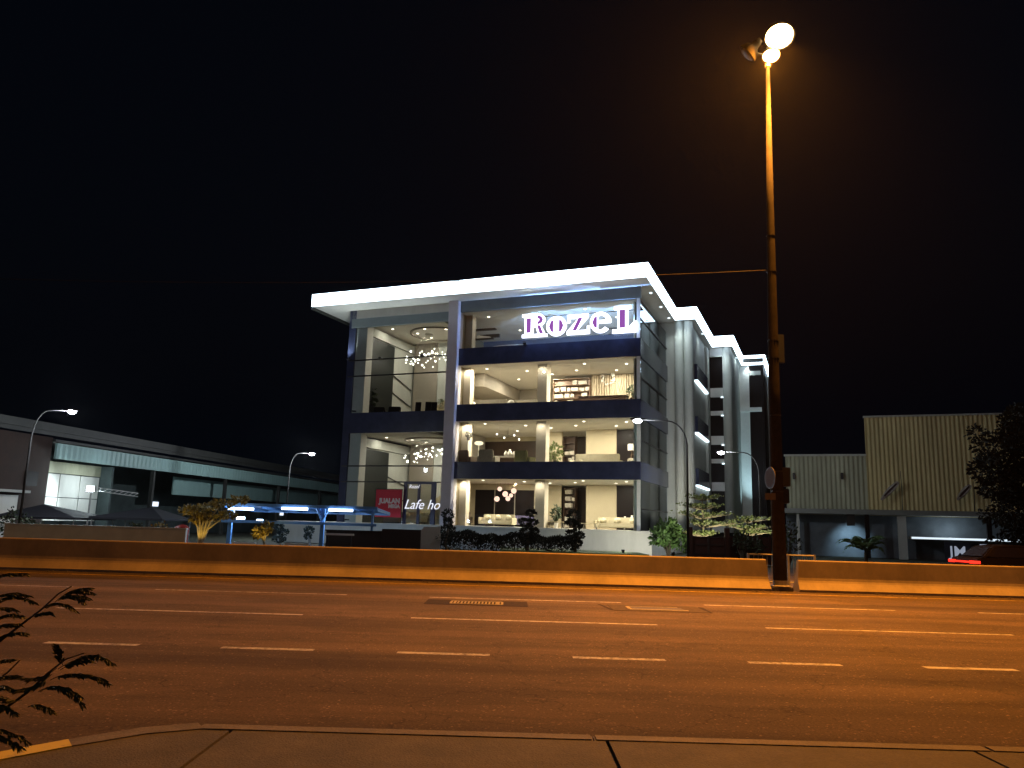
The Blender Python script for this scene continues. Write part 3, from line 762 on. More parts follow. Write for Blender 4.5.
# e
cx, cz = -2.58, 15.18
l_ = lp(ringp(cx, cz, .72, .72, .30, .22, 5, 318, 26) + [rect(cx - .5, cx + .70, cz - .06, cz + .14), elarc(cx - .2, cz, .5, .66, 90, 270, 12)], 'letter_e', 'halo', YS, .10, sg)
lp([[(cx - .22, cz - .42), (cx - .40, cz - .34), (cx - .55, cz), (cx - .40, cz + .34), (cx - .22, cz + .42)]], 'letter_face', 'purple', YS - .14, .03, l_)
# L
l_ = lp([rect(-1.66, -.52, 15.98, 16.22), rect(-1.78, -.18, 14.36, 14.62), rect(-1.42, -.72, 14.5, 16.1), [(-.80, 14.6), (-.18, 14.6), (-.16, 15.12), (-.30, 15.12)]], 'letter_l', 'halo', YS, .10, sg)
lp([rect(-1.28, -.90, 14.70, 15.94)], 'letter_face', 'purple', YS - .05, .03, l_)
for x in (-7.2, -4.3, -1.2): lamp('letter_halo', 'POINT', 700, (.26, .48, 1), (x, -.12, 15.2), sg, .05)
fr = MB()
for z in (14.75, 15.9): fr.box(-8.1, -.3, -.22, -.19, z - .02, z + .02)
for x in (-7.6, -5.7, -4.1, -2.5, -1.0): fr.box(x - .02, x + .02, -.19, -.061, 14.74, 14.78); fr.box(x - .02, x + .02, -.19, .018, 15.88, 15.92)
fr.build('mounting_rail', 'darkmetal', sg)

bn = thing('sale_banner', 'red sale banner with pale lettering hung outside the lobby glazing', 'banner', bw(-18.02, -.42, 0), -A)
MB().box(-1.05, 1.05, 0, .03, 1.96, 3.90).build('banner_cloth', 'red', bn)
bf = MB(); bf.tube([(-1.08, .015, 3.93), (1.08, .015, 3.93)], .025); bf.tube([(-1.08, .015, 1.53), (-1.08, .015, 3.95)], .025); bf.tube([(1.08, .015, 1.53), (1.08, .015, 3.95)], .025); bf.build('banner_frame', 'darkmetal', bn)
text_mesh('JUALAN', 'lettering', 'pinktext', bn, .47, (.93, -.012, 2.95), (R(90), 0, 0), .004, 0, 'RIGHT', .030)
text_mesh('MEGA', 'lettering', 'pinktext', bn, .34, (.93, -.012, 2.62), (R(90), 0, 0), .004, 0, 'RIGHT', .024)
text_mesh('Rozel', 'lettering', 'pinktext', bn, .17, (-.18, -.012, 2.12), (R(90), 0, 0), .004, 0, 'CENTER')

cf = thing('cafe_doorway', 'dark blue cafe door frame with white glowing script across it', 'doorway', bw(-15.7, -.12, 1.53), -A)
f = MB(); f.box(-1.28, -1.02, -.05, .08, 0, 2.98); f.box(.92, 1.26, -.05, .08, 0, 2.98); f.box(-1.015, .915, -.05, .08, 2.80, 2.98); f.box(-.16, .04, -.04, .07, 0, 2.795); f.build('door_frame', 'bluesteel', cf)
M['doorblue'] = mat('deep blue frame', (.015, .018, .07), .4); cf.children[0].data.materials[0] = M['doorblue']
MB().box(-1.0, -.18, -.01, .01, .06, 2.78).build('door_leaf', 'glass', cf)
MB().box(.06, .90, -.01, .01, .06, 2.78).build('door_leaf', 'glass', cf)
text_mesh('Lafe ho', 'script_lettering', 'cafe', cf, .95, (-1.14, -.16, 1.05), (R(90), 0, 0), .01, .35)
text_mesh('Rozel', 'small_lettering', 'cafe', cf, .36, (-.86, -.08, 2.50), (R(90), 0, 0), .006, .3)

# ================================================================== FURNITURE IN THE SHOWROOM
def fthing(name, label, cat, px, py, v, fl, group=None, rz=0):
    x = bloc(px, py, v)[0]; z = FL[fl][0] if isinstance(fl, int) else fl
    return thing(name, label, cat, bw(x, v, z), -A + rz, group)
def armchair(label, px, py, v, fl, m='grey_uph', rz=0, s=1.0):
    t_ = fthing('armchair', label, 'armchair', px, py, v, fl, 'armchairs in the showroom', rz)
    t_.scale = (s, s, s)
    MB().box(-.42, .42, -.40, .36, .18, .44).build('seat', m, t_, bevel=.05)
    MB().prism([(-.42, .30, .2), (-.42, .52, .2), (-.42, .60, .98), (-.42, .44, 1.0)], (.84, 0, 0)).build('backrest', m, t_, bevel=.05)
    for x in (-.52, .43): MB().box(x, x + .10, -.40, .45, .18, .64).build('armrest', m, t_, bevel=.03)
    for x in (-.4, .4):
        for y in (-.33, .38): MB().tube([(x, y, 0), (x, y, .18)], .02, 6).build('leg', 'darkmetal', t_)
    return t_
def sofa(label, px, py, v, fl, wd, m='cream_uph', rz=0, group='sofas in the showroom', h=.85):
    t_ = fthing('sofa', label, 'sofa', px, py, v, fl, group, rz); a = wd / 2
    MB().box(-a + .12, a - .12, -.42, .30, .14, .44).build('seat', m, t_, bevel=.05)
    MB().box(-a + .10, a - .10, .301, .52, .14, h).build('backrest', m, t_, bevel=.05)
    for x in (-a, a - .10): MB().box(x, x + .10, -.42, .52, .14, .62).build('armrest', m, t_, bevel=.03)
    for k in range(int(wd / .8)):
        c = -a + .5 + k * (wd - 1) / max(1, int(wd / .8) - 1); MB().ell((c, .16, .62), (.24, .10, .2), 10, 6).build('cushion', m, t_, True)
    for x in (-a + .2, a - .2):
        for y in (-.35, .42): MB().tube([(x, y, 0), (x, y, .14)], .02, 6).build('leg', 'darkmetal', t_)
    return t_
def dining_chair(label, px, py, v, fl, m='brown_uph', rz=0, h=.98, group='dining chairs in the showroom'):
    t_ = fthing('dining_chair', label, 'chair', px, py, v, fl, group, rz)
    MB().box(-.23, .23, -.24, .22, .43, .49).build('seat', m, t_, bevel=.02)
    MB().prism([(-.23, .19, .52), (-.23, .23, .52), (-.23, .31, h), (-.23, .27, h)], (.46, 0, 0)).build('backrest', m, t_)
    for x in (-.2, .2):
        for y in (-.2, .2): MB().tube([(x, y, 0), (x, y, .43)], .018, 6).build('leg', 'darkmetal', t_)
    return t_
def table(label, px, py, v, fl, wd, dp=.9, h=.75, m='vase', round_=False, group='tables in the showroom'):
    t_ = fthing('table', label, 'table', px, py, v, fl, group)
    if round_: MB().lathe([(wd / 2 - .02, h - .05), (wd / 2, h - .03), (wd / 2, h)], 24).build('tabletop', m, t_)
    else: MB().box(-wd / 2, wd / 2, -dp / 2, dp / 2, h - .05, h).build('tabletop', m, t_, bevel=.012)
    for sx in (-1, 1):
        for sy in (-1, 1): MB().tube([(sx * wd * .34, sy * dp * .3, 0), (sx * wd * .27, sy * dp * .2, h - .05)], .025, 6).build('leg', 'chrome', t_)
    return t_
def vase(label, px, py, v, z, h=.32, flowers=False):
    t_ = fthing('vase', label, 'vase', px, py, v, z, 'white vases in the showroom')
    MB().lathe([(h * .22, 0), (h * .36, h * .3), (h * .34, h * .6), (h * .14, h * .85), (h * .18, h)], 14).build('vase_body', 'vase', t_, True)
    if flowers:
        rg = random.Random(px); MB().cloud((0, 0, h * 1.6), (h * .6, h * .6, h * .6), 60, h * .35, rg, .1).build('flowers', 'leafpale', t_)
    return t_
def floor_lamp(label, px, py, v, fl, h, tripod=False):
    t_ = fthing('floor_lamp', label, 'floor lamp', px, py, v, fl, 'floor lamps in the showroom')
    if tripod:
        for k in range(3):
            q = 2 * math.pi * k / 3 + .5; MB().tube([(.34 * math.cos(q), .34 * math.sin(q), 0), (0, 0, h - .42)], .02, 6).build('leg', 'wood', t_)
    else:
        MB().lathe([(.18, 0), (.18, .02), (.03, .04)], 14).build('base', 'chrome', t_); MB().tube([(0, 0, .03), (0, 0, h - .3)], .022, 6).build('stem', 'shade', t_)
    if tripod: MB().lathe([(.30, h - .45), (.29, h)], 16).build('lamp_shade', 'vase', t_)
    else: MB().lathe([(.10, h - .30), (.30, h - .24), (.34, h - .12), (.22, h - .02), (.05, h)], 16).build('lamp_shade', 'shade', t_, True)
    return t_
def potted(label, px, py, v, fl, h, wd, m='leaf', rz=0, pot='vase'):
    t_ = fthing('potted_plant', label, 'plant', px, py, v, fl, 'potted plants in the showroom'); rg = random.Random(int(px * 7 + py))
    MB().lathe([(wd * .22, 0), (wd * .30, h * .22), (wd * .30, h * .25)], 14).build('pot', pot, t_)
    tr = MB()
    for k in range(5):
        q = rg.uniform(0, 6.28); tr.tube([(0, 0, h * .22), (wd * .15 * math.cos(q), wd * .15 * math.sin(q), h * .55), (wd * .35 * math.cos(q), wd * .35 * math.sin(q), h * .8)], [.02, .015, .006], 5)
    tr.build('stems', 'bark', t_)
    MB().cloud((0, 0, h * .68), (wd * .5, wd * .5, h * .33), 160, h * .16, rg, .1, .2).build('leaves', m, t_)
    return t_
def bookshelf(label, px0, px1, py, v, fl, zt, rows=5, cols=4, m='brownpanel', rz=0, fill=.75, seed=1, dens=None):
    x0_, x1_ = bloc(px0, py, v)[0], bloc(px1, py, v)[0]; wd = x1_ - x0_; z0 = FL[fl][0]; h = zt - z0; rg = random.Random(seed)
    t_ = thing('bookshelf', label, 'bookshelf', bw((x0_ + x1_) / 2, v, z0), -A + rz, 'bookshelves in the showroom')
    MB().box(-wd / 2, wd / 2, .30, .34, 0, h).build('back_panel', m, t_)
    c = MB()
    for i in range(rows + 1): c.box(-wd / 2 + .04, wd / 2 - .04, 0, .299, h * i / rows - (.04 if i else 0), h * i / rows + (0 if i else .04))
    c.build('shelf_boards', m, t_)
    c = MB()
    for x in (-wd / 2, wd / 2 - .04): c.box(x, x + .04, -.004, .30, 0, h)
    c.build('side_panels', m, t_)
    for i in range(rows):
        x = -wd / 2 + .1
        while x < wd / 2 - .3:
            w_ = rg.uniform(.2, .75); w_ = min(w_, wd / 2 - .1 - x)
            if rg.random() < fill:
                MB().box(x, x + w_ * .9, .06, .28, h * i / rows + .05, h * i / rows + .05 + (h / rows - .12) * rg.uniform(.6, .9)).build('books', 'books', t_)
            x += w_ + .06
    return t_

# ground floor
sofa('white sofa piled with pale cushions behind the clipped hedge, ground floor', 497, 525, 2.6, 0, 2.6, 'cream_uph')
sofa('violet cushioned sofa under the globe pendants, ground floor', 523, 521, 5.2, 0, 2.4, 'violet')
armchair('taupe armchair beside the lit column at the left of the ground floor', 465, 520, 2.2, 0, 'brown_uph', .5)
sofa('long cream sofa in front of the plain cream wall, ground floor', 617, 526, 3.4, 0, 3.1, 'cream_uph', 0)
table('low pale table at the left end of the long cream sofa, ground floor', 590, 527, 2.4, 0, 1.3, .8, .4, 'cream_uph')
vase('squat white vase left of two others near the dark panel, ground floor', 625, 517, 4.9, 2.05, .42)
vase('white vase in the middle of three near the dark panel, ground floor', 632, 516, 4.9, 2.05, .5)
vase('white vase nearest the glass corner, ground floor', 638, 516, 4.9, 2.1, .46)
table('dark console under the three white vases, ground floor', 631, 520, 4.95, 0, 1.4, .45, .52, 'brownpanel')
potted('slender potted plant by the cream pillar, ground floor', 556, 516, 3.6, 0, 1.5, .6, 'leafdark')
armchair('small patterned armchair beside the middle column, ground floor', 546, 521, 2.4, 0, 'grey_uph', .6, .9)
table('low round coffee table near the middle column, ground floor', 557, 528, 2.0, 0, 1.3, .8, .45, 'cream_uph', True)
bookshelf('tall dark display shelf in the recess, ground floor', 562, 576, 510, 7.6, 0, 4.55, 6, 2, 'brownpanel', -.35, .6, 3)
pd = fthing('pendant_cluster', 'cluster of six rosy glass globe pendants hanging over the sofas', 'pendant light', 505, 500, 4.6, FL[0][1])
cxp = bloc(505, 490, 4.6)[0]
for (a, b, r_) in ((500, 489, .17), (514.5, 491, .20), (504.5, 494, .21), (512, 495.6, .15), (507.5, 498.6, .18), (497, 499, .20)):
    x_, z_ = bloc(a, b, 4.6); z_ -= FL[0][1]
    g_ = MB().ell((x_ - cxp, random.uniform(-.3, .3), z_), (r_, r_, r_), 14, 10).build('globe', 'globe', pd, True)
    MB().tube([(x_ - cxp, 0, z_ + r_), (x_ - cxp, 0, -.001)], .006, 5).build('flex', 'darkmetal', g_)
tr_ = fthing('display_tree', 'small green lit display tree behind the ground floor sofas', 'ornament', 502, 515, 10.5, 0)
MB().lathe([(.3, .5), (.34, .9), (.16, 1.5), (.02, 1.9)], 10).build('tree_cone', 'green', tr_); MB().tube([(0, 0, 0), (0, 0, .5)], .05).build('stand', 'darkmetal', tr_)
# first floor
armchair('dark brown armchair at the left edge of the first floor', 467, 455, 1.3, 1, 'brown_uph', 3.0, 1.25)
armchair('large grey armchair in the middle of the first floor left room', 489, 456, 1.5, 1, 'grey_uph', 3.2, 1.3)
armchair('olive armchair beside the first floor column', 526, 456, 1.8, 1, 'green_uph', 2.9, 1.25)
table('white trestle dining table with vases on the first floor', 508, 456, 2.6, 1, 2.6, 1.0, .95)
for k, (a, n_) in enumerate(((506, 'left'), (510, 'middle'), (514, 'right'))):
    vase(('leftmost of three white vases on the trestle table', 'middle one of three white vases on the trestle table', 'rightmost of three white vases on the trestle table')[k], a, 450, 2.6, FL[1][0] + .95, (.40, .50, .36)[k])
floor_lamp('glowing mushroom shaped floor lamp at the left of the first floor', 479, 440, 3.2, 1, 2.15)
floor_lamp('tripod floor lamp with a drum shade before the dark panel', 632, 446, 4.6, 1, 1.95, True)
potted('bright leafy potted plant beside the first floor column', 555, 447, 2.6, 1, 1.75, 1.0, 'leafpale')
potted('dark spiky wall plant high on the first floor column', 469, 434, .4, FL[1][0] + 1.9, .6, .5, 'leafdark')
bookshelf('tall dark bookshelf in the recess, first floor', 562, 576, 448, 7.0, 1, 8.4, 6, 2, 'brownpanel', -.35, .5, 8)
sofa('cream sofa with a high straight back on the first floor', 599, 456, 2.6, 1, 3.3, 'cream_uph', 3.1416, h=1.05)
armchair('cream armchair at the left end of the high backed sofa', 578, 457, 2.4, 1, 'cream_uph', -.5, 1.0)
sofa('pale two seat sofa under the tripod lamp', 633, 459, 2.8, 1, 1.5, 'grey_uph', -.3)
pl = fthing('pendant_lamp', 'branching pendant lamp with small bulbs over the trestle table', 'pendant light', 508, 436, 4.4, FL[1][1])
f = MB(); f.tube([(0, 0, 0), (0, 0, -.55)], .012, 5); f.tube([(-.9, 0, -.35), (.9, 0, -.75)], .012, 5); f.tube([(-.3, .3, -.62), (.5, -.3, -.45)], .012, 5); f.build('branch', 'darkmetal', pl)
for x, z in ((-.9, -.38), (.9, -.80), (-.3, -.66), (.5, -.49)): MB().ell((x, 0, z - .04), (.06, .06, .06), 8, 6).build('bulb', 'bulb', pl, True)
# second floor
bookshelf('wide dark bookcase filled with pale books, second floor', 553, 590, 388, 5.3, 2, 12.55, 6, 6, 'wood', 0, .8, 12)
cu = MB(); xa, xb = bloc(591, 386, 5.5)[0], bloc(637, 386, 5.5)[0]; N = 120
pts = [(xa + (xb - xa) * i / N, 5.5 + .07 * math.sin(i * .95) + .03 * math.sin(i * 2.3)) for i in range(N + 1)]
k = 0
for x, y in pts: cu.v += [(x, y, FL[2][0] + .02), (x, y, FL[2][1] - .03)]
for x, y in reversed(pts): cu.v += [(x, y + .02, FL[2][0] + .02), (x, y + .02, FL[2][1] - .03)]
n_ = len(cu.v) // 2
for i in range(n_): j = (i + 1) % n_; cu.f.append([2 * i, 2 * j, 2 * j + 1, 2 * i + 1])
cu.v = [tuple(bw(*p) - Vector((0, 0, 0))) for p in cu.v]
tag(cu.build('curtain', 'curtain'), 'pleated beige curtain along the back of the second floor', 'curtain', 'curtains in the showroom')
wr = fthing('wall_wreath', 'pale round wreath hung on the beige curtain', 'ornament', 608, 378, 5.3, FL[2][0])
zz = bloc(608, 378, 5.3)[1] - FL[2][0]; rg = random.Random(4); f = MB()
for i in range(90):
    q = rg.uniform(0, 6.28); r_ = rg.uniform(.3, .48); f.leaf((r_ * math.cos(q), 0, zz + r_ * math.sin(q)), (math.cos(q + 1), -.3, math.sin(q + 1)), .18, .05, rg)
f.build('wreath_leaves', 'vase', wr); MB().tube([(0, 0, zz + .4), (0, .1, zz + .8)], .006, 4).build('hanger', 'chrome', wr)
ct = fthing('bar_counter', 'dark stone reception counter before the beige curtain', 'counter', 603, 394, 3.4, 2)
MB().box(-1.7, 1.7, -.3, .4, 0, 1.12).build('counter_front', 'brownpanel', ct); MB().box(-1.76, 1.76, -.38, .45, 1.121, 1.18).build('countertop', 'blackpanel', ct)
sb = fthing('sideboard', 'low dark red sideboard at the right of the second floor', 'sideboard', 627, 398, 3.6, 2)
MB().box(-.9, .9, -.2, .25, .12, .78).build('cabinet', 'brownpanel', sb, bevel=.01)
for x in (-.8, .8): MB().box(x - .03, x + .03, -.15, .2, 0, .119).build('leg', 'darkmetal', sb)
potted('bushy plant on the red sideboard by the second floor corner', 633, 388, 3.6, FL[2][0] + .78, 1.1, .8, 'leafdark', pot='brownpanel')
sofa('brown sofa with white cushions at the left of the second floor', 489, 400, 2.4, 2, 3.4, 'grey_uph', 3.1416, h=.98)
for a, lb in ((472, 'white cushion heaped at the left end of the brown sofa'), (511, 'white cushion heaped at the right end of the brown sofa')):
    q = fthing('cushion', lb, 'cushion', a, 402, 1.7, FL[2][0] + .42, 'white cushions on the second floor'); MB().ell((0, 0, .2), (.3, .16, .24), 12, 8).build('cushion_body', 'vase', q, True)
table('white angled desk by the second floor column', 528, 401, 1.8, 2, 1.9, .8, .80)
dining_chair('white moulded chair at the angled desk', 533, 399, 2.3, 2, 'vase', .4)
# third floor
ds = fthing('reception_desk', 'curved white reception desk on the top floor', 'desk', 511, 344, 3.0, 3)
f = MB(); f.prism([(1.5 * math.cos(q), .5 * math.sin(q), 0) for q in [2 * math.pi * i / 24 for i in range(24)]], (0, 0, 1.02)); f.build('desk_body', 'vase', ds)
f = MB(); f.prism([(1.6 * math.cos(q), .58 * math.sin(q), 1.021) for q in [2 * math.pi * i / 24 for i in range(24)]], (0, 0, .05)); f.build('desk_top', 'white', ds)
sh = fthing('wall_shelf', 'dark wall shelf with a lit spotlight at the top floor left', 'shelf', 474, 335, 2.2, 3)
z_ = bloc(474, 335, 2.2)[1] - FL[3][0]
f = MB(); f.box(-1.0, 1.5, 0, .35, z_ - .35, z_ - .28); f.box(-.75, 1.7, 0, .35, z_ + .35, z_ + .45); f.box(-.7, -.45, .02, .33, z_ - .279, z_ + .349); f.build('shelf_frame', 'brownpanel', sh)
f = MB(); f.prism([(.2, .05, z_ - .27), (1.3, .05, z_ - .27), (1.3, .05, z_ - .2), (.3, .05, z_ - .02), (.2, .05, z_ - .05)], (0, .22, 0)); f.build('ornament', 'vase', sh)
dining_chair('pale stool chair below the letters on the top floor, left one', 533, 341, 3.2, 3, 'vase', .2, 1.15)
dining_chair('pale stool chair below the letters on the top floor, right one', 549, 340, 3.4, 3, 'vase', -.2, 1.15)
table('pale conference table behind the big letters, top floor', 575, 342, 3.6, 3, 3.4, 1.2, .95, 'white')
# atria
for k, (a, v_) in enumerate(((397 + 20, 2.2), (427, 2.2), (433, 2.4))):
    dining_chair(('dark slat backed chair, first of three along the upper lobby glass', 'dark slat backed chair, second of three along the upper lobby glass', 'dark slat backed chair, third along the upper lobby glass beside the grey column')[k], a, 408, v_, 9.25, 'blackpanel', .15, 1.42)
potted('tall dark potted tree in the corner of the upper lobby', 366, 400, 2.0, 9.25, 2.6, 1.6, 'leafdark', pot='blackpanel')
for k, a in enumerate((377, 393)):
    armchair(('black armchair next to the potted tree in the upper lobby', 'black armchair by the pale wall of the upper lobby')[k], a, 411, 2.0, 9.25, 'blackpanel', .3, 1.15)
table('pale round cafe table in the upper lobby', 441, 409, 3.4, 9.25, 1.0, 1.0, 1.0, 'cream_uph', True)
vase('vase of pale flowers on the upper lobby table', 441, 405, 3.4, 10.25, .35, True)
def chandelier(label, px, py, v, zc, seed, n, rx, rz):
    x_, z_ = bloc(px, py, v)
    c = thing('chandelier', label, 'chandelier', bw(x_, v, zc), -A, 'bubble chandeliers in the lobbies'); rg = random.Random(seed)
    MB().lathe([(.35, -.05), (.35, -.001)], 16).build('ceiling_plate', 'chrome', c)
    b0 = None; wires = MB()
    for k in range(n):
        q = rg.uniform(0, 6.28); r_ = rx * math.sqrt(rg.random()); p = (r_ * math.cos(q), r_ * math.sin(q) * .8, z_ - zc + rg.uniform(-rz, rz) + .25 * math.cos(q))
        if b0 is None: b0 = MB().ell((0, 0, 0), (.05, .05, .05), 8, 6).build('bulb', 'bulb', c, True); b = b0
        else: b = b0.copy(); col.objects.link(b); b.parent = c
        b.location = p
        s_ = rg.choice((.7, .9, 1, 1.5)); b.scale = (s_, s_, s_)
        wires.tube([p, (p[0] * .15, p[1] * .15, -.05)], .004, 4)
    wires.build('wires', 'chrome', c)
chandelier('upper lobby chandelier of scattered glowing bubbles', 428, 357, 5.3, 16.72, 3, 46, 1.9, .55)
chandelier('lower lobby chandelier of scattered glowing bubbles', 424, 455, 5.3, 8.05, 9, 40, 1.7, .35)
sofa('cream bench seat inside the lower lobby near the blue door', 412, 524, 2.2, 0, 2.0, 'cream_uph')
rk = fthing('display_rack', 'orange brown display unit under the red banner', 'display unit', 391, 520, 1.6, 0)
f = MB(); f.box(-.7, .7, 0, .45, .1, .85); f.build('cabinet', 'wood', rk, bevel=.02); MB().box(-.75, .75, -.03, .48, .851, .9).build('top', 'cream_uph', rk); MB().box(-.68, .68, .02, .43, 0, .099).build('plinth', 'darkmetal', rk)
table('low pale display table at the right of the lower lobby', 436, 524, 3.0, 0, 1.4, .8, .5, 'cream_uph')

# ================================================================== PLANTING IN FRONT OF THE SHOWROOM
def hedge(x0, x1, y, d, z0, z1, label, seed=1, n=2600):
    rg = random.Random(seed); h = thing('hedge', label, 'hedge', (0, 0, 0)); f = MB()
    for _ in range(n):
        x = rg.uniform(x0, x1); yy = y + rg.uniform(-d, d)
        top = z1 + .10 * math.sin(x * 1.9) + .06 * math.sin(x * 5.1)
        z = z0 + (top - z0) * (rg.random() ** .45); s_ = rg.uniform(.10, .2)
        f.leaf((x, yy, z), (rg.uniform(-.6, .6), -.5 + rg.uniform(-.5, .5), rg.uniform(0, 1)), s_, s_ * .3, rg)
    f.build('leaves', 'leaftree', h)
    f = MB()
    for i in range(40):
        x = x0 + (x1 - x0) * (i + .5) / 40; f.tube([(x, y, 0), (x + rg.uniform(-.1, .1), y + rg.uniform(-.1, .1), z1 * .85)], [.02, .008], 4)
    f.build('stems', 'bark', h)
    return h
yh = 45.0
hx0, hx1 = aty(418, 540, yh).x, aty(580, 545, yh).x
hedge(hx0, hx1, yh, .7, .1, 1.12, 'long low clipped hedge along the front of the showroom', 2, 6500)
def topiary(label, px, pyb, Y, lobes, seed, m='leaftree'):
    b = aty(px, pyb, Y); t_ = thing('topiary_tree', label, 'tree', (b.x, Y, 0), 0, 'cloud pruned trees before the showroom'); rg = random.Random(seed)
    f = MB(); pts = [(0, 0, 0)]
    cr = MB()
    for (ax, ay, rx, rz) in lobes:
        p = aty(ax, ay, Y); c = (p.x - b.x, 0, p.z); r_ = rx * Y / 790
        n = 150
        for _ in range(n + int(r_ * 260)):
            while 1:
                q = Vector((rg.uniform(-1, 1), rg.uniform(-1, 1), rg.uniform(-1, 1)))
                if .3 < q.length <= 1: break
            s_ = rg.uniform(.08, .16)
            cr.leaf((c[0] + q.x * r_, c[1] + q.y * r_, c[2] + q.z * rz * Y / 790), q + Vector((0, 0, .3)), s_, s_ * .35, rg)
        pts.append((c[0] * .6, c[1], c[2] - rz * Y / 790 * .4))
    pts2 = sorted(pts, key=lambda p: p[2])
    f.tube(pts2, [.09 - .06 * i / len(pts2) for i in range(len(pts2))], 6)
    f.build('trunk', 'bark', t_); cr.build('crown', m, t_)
topiary('round topped topiary standing against the grey column', 448, 545, 44, [(448, 515, 5.5, 5), (448, 522, 4, 3.5), (447, 530, 8, 4.5), (443, 540, 10, 5)], 1)
topiary('cloud pruned tree with stacked pads right of the hedge middle', 527, 545, 44.5, [(531, 513, 5, 3), (525, 522, 6, 3.5), (533, 522, 5, 2.4), (527, 531, 7, 3.5), (534, 531, 4.5, 2.4), (529, 540, 8, 4)], 2)
topiary('dark cloud pruned tree at the right end of the hedge', 575, 547, 44.5, [(574, 515, 6, 4.5), (571, 522, 5, 3), (577, 526, 4, 3), (572, 534, 6, 4), (580, 535, 4, 3), (576, 543, 6, 3.5)], 3)
sh = aty(669, 552, 46)
def shrub(label, px, pyb, Y, w_, h_, seed, m='leaf', n=420, ls=.24):
    b = aty(px, pyb, Y); t_ = thing('shrub', label, 'shrub', (b.x, Y, 0)); rg = random.Random(seed)
    f = MB(); c = MB()
    for k in range(16):
        q = rg.uniform(0, 6.28); r_ = rg.uniform(.15, .85); tip = (w_ * r_ * math.cos(q), w_ * r_ * math.sin(q), h_ * rg.uniform(.55, 1) * (1.05 - r_ * .45))
        f.tube([(0, 0, 0), (tip[0] * .4, tip[1] * .4, tip[2] * .6), tip], [.03, .02, .008], 5)
        c.cloud(tip, (w_ * .33, w_ * .33, h_ * .2), n // 16, ls, rg, .05, -.3)
    f.build('stems', 'bark', t_); c.build('leaves', m, t_)
    return t_
shrub('rounded bright green shrub at the corner of the podium wall', 669, 555, 45.5, 1.0, 2.0, 5, 'leaf', 900, .30)
gl = thing('added_spotlight', 'small added spotlight brightening the podium wall at its right end', 'spotlight', (aty(622, 552, 46).x, 45.6, 0))
MB().lathe([(.07, .28), (.11, .46)], 10).build('lamp_body', 'darkmetal', gl); MB().tube([(0, 0, 0), (0, 0, .28)], .02, 6).build('stake', 'darkmetal', gl)  # extra lamp, added to brighten the podium wall
lamp('added_spot_lamp', 'SPOT', 420, (1, .95, .8), (0, .05, .5), gl, .06, (.12, 1, .18), R(125), .7)
gl = thing('added_spotlight', 'small added spotlight brightening the rounded green shrub', 'spotlight', (aty(673, 552, 43.4).x, 43.4, 0))
MB().lathe([(.07, .28), (.11, .46)], 10).build('lamp_body', 'darkmetal', gl); MB().tube([(0, 0, 0), (0, 0, .28)], .02, 6).build('stake', 'darkmetal', gl)  # extra lamp, added to light up the green shrub
lamp('added_spot_lamp', 'SPOT', 170, (1, 1, .85), (0, .05, .5), gl, .06, (-.1, 1, .35), R(90), .7)
# grass strip in front of podium
tag(MB().prism([(aty(500, 550, 46.5).x, 43.5, -.02), (aty(640, 552, 46.5).x, 43.5, -.02), (aty(640, 552, 46.5).x, 47.2, -.02), (aty(500, 550, 46.5).x, 50.5, -.02)], (0, 0, .30)).build('lawn', 'grass'), **STRUCT)
# dark hoarding / ramp wall left of hedge
hw = thing('boundary_wall', 'low dark brown wall between the blue shelter and the hedge', 'wall', (0, 0, 0))
xa, xb = aty(385, 540, 43).x, aty(424, 540, 43).x
MB().box(xa - 3.2, xa - .2, 43.0, 43.25, 0, 1.08).build('wall_panel', 'brownwall', hw); MB().box(xa - .19, xb - .2, 43.0, 43.25, 0, 1.27).build('wall_panel', 'brownwall', hw); MB().box(xa - 3.25, xa - .2, 42.95, 43.3, 1.081, 1.15).build('coping', 'brownwall', hw)
rm = thing('planter_wall', 'sloping grey planter wall end beside the hedge', 'wall', (0, 0, 0))
MB().prism([(aty(411, 546, 43.6).x, 43.6, 0), (aty(440, 546, 43.6).x, 43.6, 0), (aty(440, 530, 43.6).x, 43.6, 1.45), (aty(424, 530, 43.6).x, 43.6, 1.45), (aty(411, 544, 43.6).x, 43.6, .6)], (0, .3, 0)).build('wall_body', 'render', rm)

